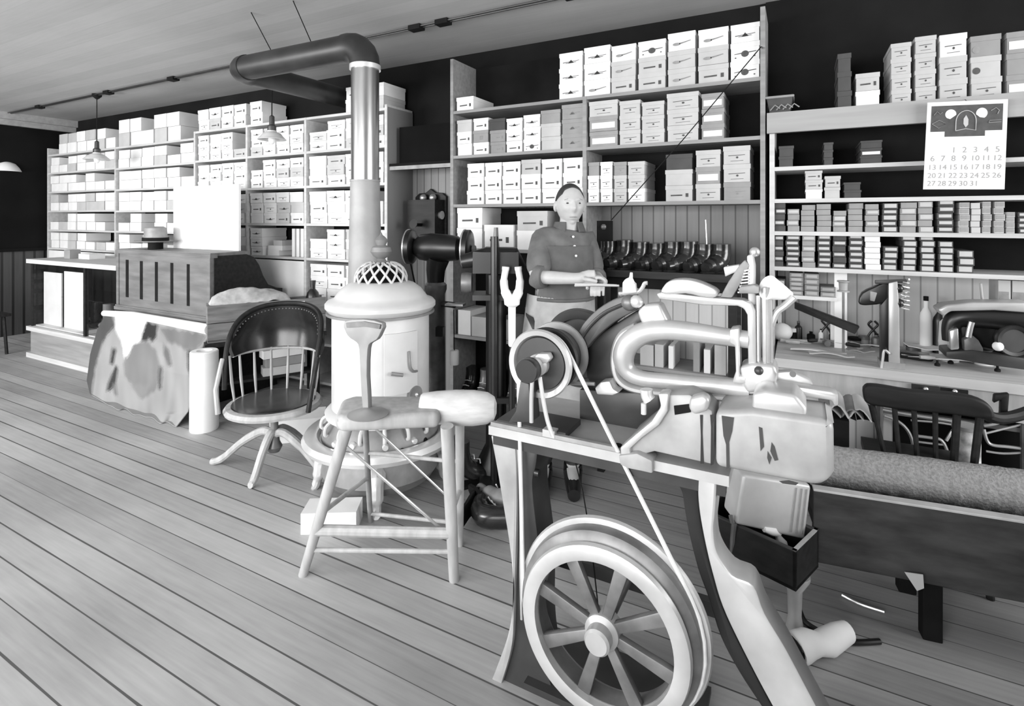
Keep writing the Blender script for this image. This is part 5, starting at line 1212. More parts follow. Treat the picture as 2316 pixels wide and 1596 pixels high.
def skirt(u, v):
    zt_ = waist.z-.03; z = zt_-v*(zt_-.34); cc = waist.lerp(pel, min(1, v*2)); a = (u-.5)*3.3; r = .185+.06*v+.010*math.sin(u*26)*v
    return V((cc.x, cc.y, 0))+af*(math.cos(a)*r)+asd*(math.sin(a)*r*1.02)+V((0, 0, z))
MB().sheet(skirt, 40, 20, .006).build('apron_skirt', M_APRONL, person, ang=80)
MB().tube([bib(i/12*.999, .93)+af*.004 for i in range(13)], .010, 8).build('apron_string', M_APRON, person)
pts_clothes([pel, hipR, knR, anR+V((0, 0, .0)), hipL, knL, anL], [.14, .10, .078, .062, .10, .078, .062], [(0, 1), (1, 2), (2, 3), (0, 4), (4, 5), (5, 6)], 'trousers', M_MACHD)
for an_, ft_ in ((anR, ftR), (anL, ftL)):
    MB().tube([an_+V((0, 0, .02)), an_+V((0, 0, -.035))-toc*.01, an_+toc*.08+V((0, 0, -.045)), ft_+toc*.05+V((0, 0, -.004))], [.052, .055, .048, .034], 14).build('shoe', M_LEATH, person)
# awl / strap in the hands
m = MB(); m.tube([P3(1300, 643, 2.68), P3(1345, 643, 2.66), P3(1395, 645, 2.66)], .005, 8); wst = m.build('leather_strap', M_BELT)
tag(wst, 'pale narrow strap held across in both hands of the person', 'strap')

# ---------------------------------------------------------------- boot ledge behind the machine
ZB = 1.205
lg = thing('boot_ledge', 'dark shelf ledge carrying a row of black boots behind the machine', 'ledge', (-.75, 3.15, .0))
xa, xb = onY(1342, 610, 3.02).x, onY(1668, 610, 3.02).x
MB().mm((xa, 3.02, ZB-.04), (xb, 3.38, ZB), bev=.004).build('ledge_board', M_DARKW, lg, ang=0)
MB().mm((xa, 3.04, ZB-.10), (xb, 3.06, ZB-.04)).build('apron_board', M_BLACKM, lg, ang=0)
for x in (xa+.03, xb-.03):
    for y in (3.08, 3.34): MB().mm((x-.02, y-.02, 0), (x+.02, y+.02, ZB-.04)).build('post', M_DARKW, lg, ang=0)
MB().mm((xa+.01, 3.34, .66), (xb-.01, 3.36, ZB-.05)).build('back_board', M_BEADL, lg, ang=0)
MB().mm((xa+.01, 3.05, .64), (xb-.01, 3.38, .66)).build('lower_board', M_SHELF, lg, ang=0)
for i, px_ in enumerate((1360, 1396, 1432, 1468, 1504, 1540, 1576, 1614)):
    p = onY(px_, 605, 3.13)
    boot((p.x+.03, 3.15, ZB+.0006), math.radians(-128+8*math.sin(i*2.1)), 0, M_LEATH, 'black_boot', 'black polished boot on the dark ledge, %s along from the person' % ORD[i], 'boots on the ledge', .62+.03*math.sin(i*1.7))
bk = thing('boot_brush', 'black long-handled block standing on end on the ledge behind the boots', 'brush', tuple(onY(1372, 560, 3.3)))
p = onY(1368, 520, 3.3); MB().box((p.x, 3.3, (ZB+p.z+.06)/2), (.09, .05, p.z+.06-ZB-.002), bev=.012, ry=.0).build('block', M_BLACKM, bk)
MB().sph((p.x, 3.28, p.z+.02), .02, 10).build('knob', M_IRON, bk)
for i, (px_, yt, w_, lab) in enumerate([(1600, 572, .022, 'small white jar with a thin rod in it, on the ledge end'), (1640, 566, .016, 'slim pale bottle at the ledge end')]):
    p = onY(px_, yt, 3.25); t = thing('small_jar' if i == 0 else 'slim_bottle', lab, 'jar' if i == 0 else 'bottle', (p.x, 3.25, ZB+.001))
    MB().lathe([(.001, 0), (w_, 0), (w_, (p.z-ZB)*.75), (w_*.6, (p.z-ZB)*.85), (w_*.7, p.z-ZB), (.001, p.z-ZB)], (p.x, 3.25, ZB+.001), seg=14).build('jar_body', M_PAPER, t)
    if i == 0: MB().tube([(p.x, 3.25, p.z-.02), (p.x-.01, 3.25, p.z+.19)], .0035, 6).build('thin_rod', M_STEEL, t)
# boxes on the lower board seen through the looped arm
for i, (pa, pb, yt, m_, lab) in enumerate([(1448, 1478, 778, M_BOXL, 'pale box under the ledge, seen first through the looped arm'), (1481, 1500, 778, M_BOXL, 'pale box under the ledge, seen second through the looped arm'), (1512, 1522, 782, M_BOXW, 'thin white box under the ledge beside the dark gap'), (1568, 1582, 765, M_BOXM, 'grey upright box under the ledge in the arm opening'), (1592, 1606, 790, M_BOXW, 'white jar-like box under the ledge'), (1616, 1642, 780, M_BOXL, 'pale stack box under the ledge nearest the arm end')]):
    a, b = onY(pa, yt, 3.08), onY(pb, yt, 3.08)
    tag(MB().mm((a.x, 3.08, .6606), (b.x, 3.28, max(.72, a.z)), bev=.003).build('ledge_box', m_, ang=0), lab, 'box', 'boxes under the boot ledge')
# slack wire in front of the middle shelves
w0_, w1_ = onY(1722, 105, 3.3), onY(1383, 497, 3.22)
dw = thing('slack_wire', 'thin dark wire slanting across the middle shelves from the upright', 'wire', tuple(w1_))
MB().tube([w0_, w0_.lerp(w1_, .5)-V((0, 0, .015)), w1_], .003, 6).build('wire_strand', M_BLACKM, dw)
MB().tube([w0_, V((w0_.x, YF, w0_.z+.02))], .005, 6).build('wire_hook', M_IRON, dw)
# ---------------------------------------------------------------- calendar in front of the shelves
YK = 3.34
c00, c10, c11, c01 = [onY(x, y, YK) for x, y in ((2088, 428), (2272, 428), (2280, 224), (2098, 232))]
def cal(u, v, d=0.0):
    return c00*(1-u)*(1-v)+c10*u*(1-v)+c11*u*v+c01*(1-u)*v-V((0, d, 0))
kt = thing('wall_calendar', 'white month calendar with dark picture header hanging before the bench shelves', 'calendar', tuple((c00+c10)/2))
def cpoly(mb, pts, d=.0015, th=.001): mb.prism([cal(u, v, d) for u, v in pts], (0, th, 0))
m = MB(); m.prism([cal(0, 0), cal(1, 0), cal(1, 1), cal(0, 1)], (0, .006, 0)); m.build('card', M_PAPER, kt, ang=0)
m = MB(); cpoly(m, [(.055, .66), (.24, .66), (.24, .60), (.74, .60), (.74, .66), (.945, .66), (.945, .955), (.055, .955)]); m.build('picture_header', M_INKD, kt, ang=0)
def ell(cu, cv, ru, rv, a0=0, a1=360, n=18): return [(cu+ru*math.cos(math.radians(a0+(a1-a0)*i/n)), cv+rv*math.sin(math.radians(a0+(a1-a0)*i/n))) for i in range(n+1)]
m = MB(); cpoly(m, ell(.305, .855, .07, .055, -10, 230, 14)+[(.30, .80)], .0028); m.build('white_shape', M_PAPER, kt, ang=0); m = MB(); cpoly(m, ell(.69, .855, .07, .06, -60, 190, 14)+[(.67, .81)], .0028); m.build('white_shape', M_PAPER, kt, ang=0)
m = MB()
arch = [(.375, .665), (.375, .76)]+ell(.50, .77, .125, .12, 180, 0, 14)+[(.625, .665)]
m.tube([cal(u, v, .003) for u, v in arch+[(.5, .685), (.375, .665)]], .0018, 6); m.build('arch_outline', M_BOXL, kt)
m = MB(); cpoly(m, [(.47, .80), (.50, .84), (.53, .79), (.53, .73), (.50, .70), (.47, .74)], .0028); m.build('arch_figure', M_BOXL, kt, ang=0)
m = MB()
m.tube([cal(u, v, .003) for u, v in ((.07, .75), (.16, .79), (.25, .75), (.16, .70), (.07, .75))], .0014, 6)
m.tube([cal(u, v, .003) for u, v in ((.78, .745), (.93, .75))], .0016, 6); m.tube([cal(u, v, .003) for u, v in ((.78, .745), (.79, .77), (.93, .775))], .0012, 6)
m.tube([cal(u, v, .003) for u, v in ((.09, .85), (.13, .89), (.17, .86), (.2, .88))], .0014, 6); m.tube([cal(u, v, .003) for u, v in ((.80, .88), (.86, .91), (.90, .88), (.88, .84))], .0018, 6)
m.build('line_ornament', M_BOXM, kt)
M_NUM = mat('calendar_ink', .30, .8, var=.1, scale=30)
m = MB(); gu = [.10+.1335*i for i in range(7)]; gv = [.445, .35, .25, .155, .065]; day = 1
for r_ in range(5):
    for q_ in range(7):
        if (r_ == 0 and q_ < 2) or day > 31: continue
        u0_, v0_ = gu[q_], gv[r_]
        text_faces(m, str(day), lambda x, y, u0=u0_, v0=v0_: cal(u0+x*.34, v0+y*.25, 0), .36 if day < 10 else .33, V((0, -.0012, 0))); day += 1
m.build('day_numbers', M_NUM, kt, ang=0)
MB().tube([cal(.5, 1.0, -.003), V((cal(.5, 1).x, YF-.031, 2.085))], .0015, 6).build('hanging_thread', M_MACHD, kt)

# basket on the corner of the plank
a, b = onY(1737, 250, 3.42), onY(1790, 250, 3.42); t = thing('small_basket', 'small patterned flared basket at the plank corner beside the middle upright', 'basket', ((a.x+b.x)/2, 3.5, 2.1005))
zb_ = 2.1006; zt_ = onY(1737, 222, 3.42).z
def frus(s0, s1, z0_, z1_):
    cx_ = (a.x+b.x)/2; w = (b.x-a.x)/2
    return [V((cx_+sx*w*s, 3.5+sy*.08*s, z)) for z, s in ((z0_, s0), (z1_, s1)) for sx, sy in ((-1, -1), (1, -1), (1, 1), (-1, 1))]
m = MB(); m.faces(frus(.85, 1.12, zb_, zt_), [(3, 2, 1, 0), (4, 5, 6, 7), (0, 1, 5, 4), (1, 2, 6, 5), (2, 3, 7, 6), (3, 0, 4, 7)]); m.build('basket_body', M_BOXD, t, ang=0)
m = MB(); m.tube([V((p.x, p.y, zt_)) for p in frus(1, 1.16, zb_, zt_)[4:]], .007, 6, closed=True); m.build('basket_rim', M_BOXM, t)
m = MB()
for k_ in range(4):
    xx = a.x+(b.x-a.x)*(.1+.27*k_); m.tube([(xx, 3.41, zb_+.02), (xx+.025, 3.405, (zb_+zt_)/2), (xx+.05, 3.40, zb_+.025)], .0035, 6)
m.build('basket_weave', M_BOXM, t)

# ---------------------------------------------------------------- work bench along the wall
ZB2 = .78; YB = 3.10; bx_0, bx_1 = -.11, 2.25
wb = thing('work_bench', 'long pale work bench under the carton shelves, loaded with tools and scraps', 'bench', (1.0, 3.4, 0))
MB().mm((bx_0, YB, ZB2-.045), (bx_1, y1-.031, ZB2), bev=.004).build('bench_top', M_SHELFL, wb, ang=0)
MB().mm((bx_0, YB+.01, ZB2-.17), (bx_1, YB+.03, ZB2-.045)).build('bench_apron', M_OAK, wb, ang=0)
for x in (bx_0+.05, .95, bx_1-.05):
    MB().mm((x-.035, YB+.035, 0), (x+.035, YB+.105, ZB2-.045)).build('leg', M_OAK, wb, ang=0)
    MB().mm((x-.035, y1-.12, 0), (x+.035, y1-.05, ZB2-.045)).build('leg', M_OAK, wb, ang=0)
MB().mm((bx_0+.02, YB+.055, .04), (.40, YB+.07, ZB2-.17)).build('front_panel', M_BEADL, wb, ang=0)
for (pa, pb, ya, yb2, m_) in ((2062, 2125, 868, 890, M_MACHD), (2128, 2190, 876, 893, M_DARKW)):
    a, b = onY(pa, ya, YB+.0), onY(pb, yb2, YB+.0); d_w = MB().mm((a.x, YB+.0, b.z), (b.x, YB+.12, a.z), bev=.003).build('drawer', m_, wb, ang=0)
    MB().sph(((a.x+b.x)/2, YB-.008, (a.z+b.z)/2), .011, 10).build('knob', M_STEEL, d_w)
zbt = ZB2+.0006
def bt(px_, py_): p = onZ(px_, py_, ZB2); p.y = min(max(p.y, YB+.05), y1-.12); return p
def tool(name, lab, cat, builder, m_, group=None, ang=35):
    mb = MB(); builder(mb); return tag(mb.build(name, m_, ang=ang), lab, cat, group)
# riser board with cartons at the wall
rs_ = thing('riser_shelf', 'narrow pale riser board under the lowest small cartons on the bench', 'shelf', (.1, 3.5, ZB2))
a, b = onY(1756, 672, 3.45).x, onY(1892, 672, 3.45).x; zr = onY(1800, 668, 3.45).z
MB().mm((a, 3.45, zr-.02), (b, 3.68, zr)).build('shelf_board', M_WHITE, rs_, ang=0)
for x in (a+.012, b-.012): MB().mm((x-.01, 3.60, ZB2), (x+.01, 3.67, zr-.02)).build('end_support', M_WHITE, rs_, ang=0)
for si, (pa, pb, yt, n, tone) in enumerate([(1749, 1776, 622, 2, 'd'), (1786, 1816, 616, 5, 'm'), (1820, 1852, 618, 4, 'm'), (1856, 1890, 648, 2, 'm')]):
    xa, xb = onY(pa, yt, 3.46).x, onY(pb, yt, 3.46).x; zt2 = onY(pa, yt, 3.46).z; xa = max(xa, a+.002); h_ = (zt2-zr)/n
    if si == 0: h_ = .045
    for lv in range(n):
        mb = MB(); z = zr+lv*h_; mb.mm((xa, 3.465, z+.0006), (xb, 3.65, z+h_-.002)); mb.mi = 1; w = xb-xa; mb.mm((xa+w*.12, 3.4635, z+h_*.25), (xb-w*.12, 3.466, z+h_*.75))
        tag(mb.build('flat_carton', [M_BOXD if tone == 'd' else M_BOXM, M_BOXL], ang=0), '%s flat carton, wide label, %s, %s stack from upright, riser board' % (TONEN[tone], 'bottom' if lv == 0 else ('top' if lv == n-1 else ORD[lv]+' up'), ORD[si]), 'carton', 'flat cartons on the riser board')
tool('price_card', 'white card standing behind the bench beside the riser cartons', 'card', lambda m: m.mm((onY(1887, 640, 3.5).x, 3.5, ZB2+.0006), (onY(1916, 640, 3.5).x, 3.512, onY(1887, 614, 3.5).z)), M_PAPER, ang=0)
# leaning dark board
p0, p1 = onY(1797, 684, 3.42), onY(1934, 738, 3.22)
tool('leaning_board', 'dark narrow board slanting down across the back of the bench', 'board', lambda m: m.prism([p0, p0+V((0, .0, -.035)), p1+V((0, 0, -.04)), p1+V((.02, 0, .0))], (0, .05, 0), bev=.003), M_DARKW, ang=0)
# row of small bottles and awls
for i, (px_, h_, r_, m_, nm, lab) in enumerate([
    (1806, .11, .020, M_BLACK, 'ink_bottle', 'tallest black bottle on the bench, close to the machine pillar'), (1834, .055, .022, M_BLACKM, 'ink_bottle', 'squat black bottle on the bench, second from the machine pillar'),
    (1856, .075, .013, M_PAPER, 'ink_bottle', 'white thin bottle on the bench amid the black ones'), (1880, .07, .017, M_BLACK, 'ink_bottle', 'black bottle on the bench just past the white thin one'),
    (1902, .085, .020, M_BLACK, 'ink_bottle', 'wide black bottle on the bench nearest the dark press'), (1972, .075, .024, M_IRON, 'ink_bottle', 'grey bottle on the bench directly beside the dark press'),
    (2076, .30, .028, M_PAPER, 'tall_bottle', 'tall white bottle on the bench behind the press spring'), (2102, .27, .030, M_BLACK, 'tall_bottle', 'tall black bottle on the bench next to the white one')]):
    p = bt(px_, 768 if px_ < 2000 else 776); t = thing(nm, lab, 'bottle', (p.x, p.y, zbt), 'bottles on the work bench')
    MB().lathe([(.001, 0), (r_, 0), (r_, h_*.62), (r_*.9, h_*.70), (r_*.38, h_*.80), (r_*.38, h_*.92), (.001, h_*.92)], (p.x, p.y, zbt), seg=14).build('bottle_body', m_, t)
    MB().cyl((p.x, p.y, zbt+h_*.92), (p.x, p.y, zbt+h_), r_*.42, seg=10).build('stopper', M_BLACKM if m_ is not M_BLACK else M_IRON, t)
# hammers
for i, (px_, py_, yaw, lab) in enumerate([(1815, 778, .3, 'hammer lying on the bench close to the machine pillar'), (1905, 785, -.5, 'hammer lying on the bench amid pale strips'), (2130, 812, .1, 'hammer lying on the bench before the sewing machine')]):
    p = bt(px_, py_); t = thing('shoe_hammer', lab, 'hammer', (p.x, p.y, zbt), 'hammers on the work bench'); d_ = V((math.cos(yaw), math.sin(yaw), 0)); s_ = V((-d_.y, d_.x, 0)); pp = V((p.x, p.y, zbt+.018))
    MB().tube([pp-d_*.12, pp, pp+d_*.11], [.011, .009, .008], 8).build('handle', M_OAK, t)
    MB().tube([pp+d_*.115-s_*.05, pp+d_*.115-s_*.02, pp+d_*.115+s_*.03, pp+d_*.115+s_*.06], [.017, .014, .012, .005], 10).build('hammer_head', M_IRON, t)
# pale leather strips and scraps
for i, (px_, py_, ln, w_, yaw, m_, lab) in enumerate([
    (1850, 800, .26, .03, -.1, M_WHITE, 'pale leather strip along the front edge of the bench'), (1930, 772, .22, .022, .35, M_PAPER, 'white leather strip slanting up toward the press'), (1965, 790, .18, .02, -.35, M_WHITE, 'pale leather strip slanting down beside the press'),
    (1880, 812, .2, .05, .05, M_BOXL, 'pale leather scrap at the bench front by the machine'), (1945, 806, .12, .05, .3, M_TAN, 'grey leather scrap before the dark press'),
    (2110, 800, .24, .12, .1, M_PAPER, 'white sheet of leather beside the black cloth'), (2180, 830, .26, .10, -.1, M_WHITE, 'white leather scrap at the bench edge over the drawers'), (2280, 842, .2, .09, .05, M_PAPER, 'white leather scrap nearest the bench end')]):
    p = bt(px_, py_); d_ = V((math.cos(yaw), math.sin(yaw), 0)); s_ = V((-d_.y, d_.x, 0)); zz = zbt+.006+.004*i
    q = V((p.x, max(p.y, YB+.08), zz))
    mb = MB(); mb.sheet(lambda u, v, q=q, d_=d_, s_=s_, ln=ln, w_=w_, i=i: q+d_*(u-.5)*ln+s_*(v-.5)*w_*(1+.25*math.sin(u*5+i))+V((0, 0, .004+.010*abs(math.sin(u*4+i)))), 14, 4, .004)
    tag(mb.build('leather_scrap', m_, ang=60), lab, 'leather scrap', 'leather scraps on the work bench')
p = bt(1768, 770)
tool('thread_ball', 'white ball of thread on the bench beside the machine head', 'thread ball', lambda m: m.sph((p.x, p.y, zbt+.052), (.058, .058, .052), 20), M_PAPER)
pC = bt(2058, 808); pC.y = max(pC.y, YB+.12)
tool('black_cloth', 'folded black cloth lying on the bench past the dark press', 'cloth', lambda m: m.prism([pC+V(q)+V((0, 0, .0006)) for q in ((-.05, -.04, 0), (.03, -.07, 0), (.09, -.06, 0), (.08, -.01, 0), (.02, .03, 0), (-.05, .04, 0))], (0, 0, .03), bev=.01, seg=3), M_LEATH)
pF = bt(2218, 838); pF.y = max(pF.y, YB+.08)
ft = thing('small_funnel', 'dark little funnel standing on the bench scraps near the sewing machine', 'funnel', (pF.x, pF.y, zbt+.03))
MB().lathe([(.006, 0), (.008, .03), (.045, .065), (.047, .068), (.04, .066), (.004, .03)], (pF.x, pF.y, zbt+.036), seg=20).build('funnel_cone', M_IRON, ft)
MB().tube([(pF.x-.03, pF.y, zbt+.095), (pF.x-.07, pF.y, zbt+.09), (pF.x-.08, pF.y, zbt+.07)], .004, 6).build('handle', M_IRON, ft)
for i, (px_, py_, lab) in enumerate([(2120, 833, 'dark rivet lying on the bench near the drawers'), (2150, 828, 'dark rivet lying on the bench below the sewing machine'), (2256, 846, 'dark rivet lying on the bench past the funnel')]):
    p = bt(px_, py_); p.y = max(p.y, YB+.04); tool('dark_rivet', lab, 'rivet', lambda m: m.lathe([(.001, 0), (.012, 0), (.012, .01), (.005, .016), (.005, .026), (.001, .026)], (p.x, p.y, zbt+.012), seg=10), M_BLACKM, 'rivets on the bench')
# small loose tools and tins that crowd the back of the bench
for i, (px_, py_, kd, lab) in enumerate([
    (1800, 790, 'awl', 'awl lying by the white thread ball'), (1842, 786, 'awl', 'awl lying before the squat black bottle'), (1890, 776, 'awl', 'awl lying under the slanting dark board'), (1922, 796, 'awl', 'awl lying among the strips before the press'), (2090, 826, 'awl', 'awl lying beside the black cloth'),
    (1925, 760, 'tin', 'round tin behind the strips, second from the press'), (1945, 764, 'tin', 'round tin behind the strips, next to the press'), (1790, 758, 'tin', 'round tin by the machine pillar'), (2048, 772, 'tin', 'round tin at the foot of the press spring'), (2128, 786, 'tin', 'round tin before the sewing machine arm'),
    (1868, 772, 'pin', 'pincers standing open between the black bottles'), (1955, 750, 'pin', 'pincers standing open behind the press arm')]):
    p = bt(px_, py_)
    if kd == 'awl':
        t = thing('stitching_awl', lab, 'awl', (p.x, p.y, zbt), 'awls on the work bench'); a = i*.9; d_ = V((math.cos(a), math.sin(a)*.6, 0)); pp = V((p.x, p.y, zbt+.04))
        MB().tube([pp-d_*.05, pp-d_*.02, pp+d_*.02], [.008, .012, .009], 8).build('handle', M_DARKW if i % 2 else M_OAK, t); MB().tube([pp+d_*.02, pp+d_*.075], [.003, .0012], 6).build('blade', M_STEEL, t)
    elif kd == 'tin':
        t = thing('wax_tin', lab, 'tin', (p.x, p.y, zbt), 'round tins on the work bench'); r_ = .026+.004*(i % 3); h_ = .03+.012*(i % 4)
        MB().lathe([(.001, 0), (r_, 0), (r_, h_), (.001, h_)], (p.x, p.y, zbt), seg=18).build('tin_body', (M_SHEETL, M_BLACKM, M_IRON)[i % 3], t); MB().lathe([(r_+.001, h_*.7), (r_+.0015, h_*.7), (r_+.0015, h_+.002), (.001, h_+.002)], (p.x, p.y, zbt), seg=18).build('lid', (M_IRON, M_PAPER, M_BLACKM)[i % 3], t)
    else:
        t = thing('lasting_pincers', lab, 'pincers', (p.x, p.y, zbt), 'pincers on the work bench')
        for s in (-1, 1): MB().tube(spline([V((p.x+s*.03, p.y, zbt+.006)), V((p.x+s*.022, p.y, zbt+.06)), V((p.x-s*.004, p.y, zbt+.10)), V((p.x-s*.022, p.y, zbt+.125)), V((p.x-s*.006, p.y, zbt+.145))], 4), .006, 8).build('jaw_arm', M_BLACK, t)
t = thing('thread_spool', 'grey thread spool standing by the white card behind the bench', 'spool', tuple(onY(1908, 650, 3.44)))
p = onY(1908, 648, 3.40); MB().tube([(p.x, 3.42, zbt), (p.x, 3.42, p.z+.03)], .006, 8).build('spindle', M_IRON, t); MB().lathe([(.001, -.03), (.03, -.03), (.03, -.024), (.02, -.02), (.022, .02), (.03, .024), (.03, .03), (.001, .03)], (p.x, 3.42, p.z), seg=16).build('spool_body', M_MACHG, t)
# eyelet press: pale front, black side, black arms and a spring
pr = thing('bench_press', 'upright press on the bench with black arms and a coil spring', 'press', tuple(onY(2010, 830, 3.14)))
ZP = 3.14
MB().pprism([(2010, 640), (2030, 636), (2034, 700), (2036, 840), (2010, 840)], ZP, .05, bev=.004).build('press_column', M_MACH, pr)
MB().pprism([(1992, 690), (2010, 670), (2011, 838), (1992, 832)], ZP+.01, .06, bev=.003).build('column_side', M_BLACK, pr)
MB().pprism([(1942, 682), (1950, 662), (1974, 650), (1996, 640), (2010, 642), (2010, 672), (1996, 686), (1970, 690), (1948, 690)], ZP+.01, .05, bev=.008, seg=3, smooth=2).build('press_arm', M_BLACK, pr)
MB().pprism([(1968, 658), (1984, 662), (1978, 682), (1968, 680)], ZP, .012, bev=.003).build('arm_plate', M_MACHG, pr)
MB().pprism([(1980, 634), (2052, 632), (2052, 640), (1980, 642)], ZP+.005, .03, bev=.002).build('top_bar', M_MACHD, pr)
for yy in (652, 685): MB().sph(onY(2033, yy, ZP+.02), .022, 12).build('pivot_ball', M_BLACK, pr)
cc = onY(2047, 665, ZP+.02); za_, zb_ = onY(2047, 632, ZP).z, onY(2047, 700, ZP).z
MB().tube([V((cc.x+.016*math.cos(k_*.7), cc.y+.016*math.sin(k_*.7), za_+(zb_-za_)*k_/62)) for k_ in range(63)], .0042, 6).build('coil_spring', M_STEEL, pr)
p = onY(2016, 838, ZP+.03); MB().mm((p.x-.05, ZP-.005, zbt), (p.x+.05, ZP+.10, zbt+.03), bev=.004).build('press_foot', M_MACHG, pr)
MB().ptube([(2012, 800), (2000, 792), (1996, 815), (1992, 838)], ZP-.004, .006, 4, 8).build('foot_brace', M_MACH, pr)
# large sewing machine at the right end of the bench
sm = thing('sewing_machine', 'large black sewing machine, lit top painted pale, on the bench, cut by the picture edge', 'sewing machine', tuple(onY(2260, 830, 3.3)))
YS = 3.24
MB().ptube([(2148, 770), (2150, 740), (2162, 722), (2190, 716), (2250, 718), (2330, 726), (2400, 736)], YS+.06, [.030, .036, .044, .05, .055, .065, .075], 6, 20).build('machine_arm', M_BLACK, sm)
MB().pprism([(2120, 700), (2140, 690), (2200, 684), (2330, 684), (2330, 708), (2250, 702), (2150, 704), (2134, 716)], YS, .13, bev=.010, seg=3).build('lit_arm_top', M_MACH, sm)  # pale piece painting in the light along the black arm's top
MB().pprism([(2148, 748), (2168, 742), (2170, 790), (2150, 792)], YS, .07, bev=.006).build('needle_head', M_STEEL, sm)
MB().pprism([(2140, 795), (2200, 792), (2330, 812), (2330, 838), (2240, 826), (2140, 808)], YS, .16, bev=.005).build('machine_bed', M_MACHD, sm)
w_ = ring([(.052, -.012), (.066, -.014), (.070, 0), (.066, .014), (.052, .012)], onY(2292, 770, YS-.06), 'hand_wheel', M_BLACK, sm, (.25, -1, .0), 44)
MB().lathe([(.0, -.008), (.054, -.008), (.054, .008), (.0, .008)], onY(2292, 770, YS-.06), axis=(.25, -1, 0), seg=36).build('wheel_disc', M_MACHD, w_)
MB().sph(onY(2257, 783, YS-.08), .021, 14).build('handle_knob', M_PAPER, w_)
MB().pprism([(2160, 716), (2200, 708), (2340, 718), (2340, 818), (2190, 804), (2172, 780)], YS+.13, .10, bev=.02, seg=3).build('machine_body', M_BLACK, sm)
MB().pprism([(2280, 716), (2340, 720), (2340, 815), (2270, 812), (2262, 770)], YS+.02, .12, bev=.02, seg=3).build('machine_pillar', M_BLACK, sm)
MB().pprism([(2180, 768), (2200, 758), (2214, 770), (2224, 788), (2226, 808), (2182, 800)], YS+.01, .05, bev=.006).build('gear_housing', M_IRON, sm)
MB().tube([onY(2190, 762, YS), onY(2194, 742, YS), onY(2198, 728, YS)], .012, 10).build('tension_post', M_STEEL, sm)
for i, (pa, pb, ya, yb2, m_, lab) in enumerate([(2258, 2286, 625, 676, M_BOXL, 'pale carton with grey front on the sewing machine top'), (2290, 2330, 628, 666, M_BOXL, 'pale carton beside the picture edge on the sewing machine top')]):
    a, b = onY(pa, ya, 3.45), onY(pb, yb2, 3.45); zz = onY(pa, 690, 3.45).z
    q = MB(); q.mm((a.x, 3.45, ZB2+.0006), (b.x, 3.6, min(a.z, 1.2)), bev=.002); t = tag(q.build('tall_carton', m_, ang=0), 'tall pale carton standing behind the sewing machine, ' + ('nearer the press' if i == 0 else 'nearer the bench end'), 'carton', 'tall cartons behind the sewing machine')
    w = b.x-a.x; MB().mm((a.x+w*.06, 3.4485, min(a.z, 1.2)-.19), (b.x-w*.16, 3.4502, min(a.z, 1.2)-.055)).build('printed_front', M_INKM, t, ang=0)
for i, (px_, lab) in enumerate([(2228, 'white jug behind the sewing machine top'), (2150, 'small white tin on the bench behind the sewing machine')]):
    p = onY(px_, 690, 3.42); h_ = .29 if i == 0 else .24
    t = thing('white_jug' if i == 0 else 'white_tin', lab, 'jug' if i == 0 else 'tin', (p.x, 3.45, zbt))
    MB().lathe([(.001, 0), (.04, 0), (.045, h_*.4), (.04, h_*.8), (.025, h_*.88), (.028, h_), (.02, h_), (.02, h_*.9)], (p.x, 3.45, zbt), seg=18).build('jug_body' if i == 0 else 'tin_body', M_PAPER, t)
    if i == 0: MB().tube([(p.x, 3.45, zbt+h_-.02), (p.x-.01, 3.45, zbt+h_+.11)], .006, 8).build('stick', M_OAK, t)

# ---------------------------------------------------------------- captain's chair and treadle stand
cc_ = thing('captains_chair', 'dark wooden captains chair with thick curved back rail before the bench', 'chair', (.47, 2.85, 0))
YH = 2.72
MB().pprism(spline([V((x, y, 0)) for x, y in [(1956, 874), (1985, 872), (2060, 884), (2150, 890), (2205, 900), (2238, 916), (2250, 935), (2248, 948), (2225, 948), (2150, 938), (2060, 930), (2000, 922), (1962, 914), (1953, 895)]], 3, True), YH, .05, bev=.012, seg=3).build('back_rail', M_DARKW, cc_)
pR = onY(2245, 935, YH+.02); pE = onY(2330, 905, YH+.30); pL = onY(1958, 892, YH+.02)
MB().tube(spline([onY(2215, 930, YH+.03), onY(2250, 945, YH+.06), onY(2290, 942, YH+.10), onY(2335, 928, YH+.14)], 5), .022, 10).build('arm', M_DARKW, cc_)
MB().pprism([(2250, 893), (2284, 890), (2278, 960), (2262, 962), (2264, 905), (2248, 912)], YH+.12, .03, bev=.005).build('arm_bracket', M_DARKW, cc_)
for xt, xb_ in ((1973, 2002), (2022, 2034), (2066, 2074), (2115, 2116), (2166, 2158), (2220, 2205)):
    a, b = onY(xt, 912, YH+.025), onY(xb_, 1035, YH+.03); d_ = b-a
    MB().tube([a, b, a+d_*((a.z-.45)/(a.z-b.z))], [.010, .009, .009] if xt < 2160 else [.014, .014, .012], 8).build('spindle', M_DARKW, cc_)
sa, sb = onY(1985, 1000, YH).x, onY(2225, 1000, YH).x
MB().mm((sa-.03, YH-.02, .42), (sb+.05, YH+.35, .455), bev=.014).build('seat', M_DARKW, cc_)
for x in (sa, sb):
    for y in (YH+.04, YH+.31): MB().tube([(x, y, .43), (x+(.03 if x == sb else -.03), y+(.02 if y > YH+.2 else .0), 0)], [.018, .014], 10).build('leg', M_DARKW, cc_)
td = thing('treadle_stand', 'curly cast iron sewing machine stand under the bench, seen through the chair spindles', 'stand', (.9, 3.0, 0))
YT = 3.14
def tt(pts, r=.007): MB().ptube(pts, YT, r, 5, 8).build('iron_scroll', M_STEEL, td)
tt([(1990, 925), (2060, 938), (2140, 950), (2190, 962), (2210, 966)]); tt([(2060, 950), (2120, 955), (2180, 965)], .005)
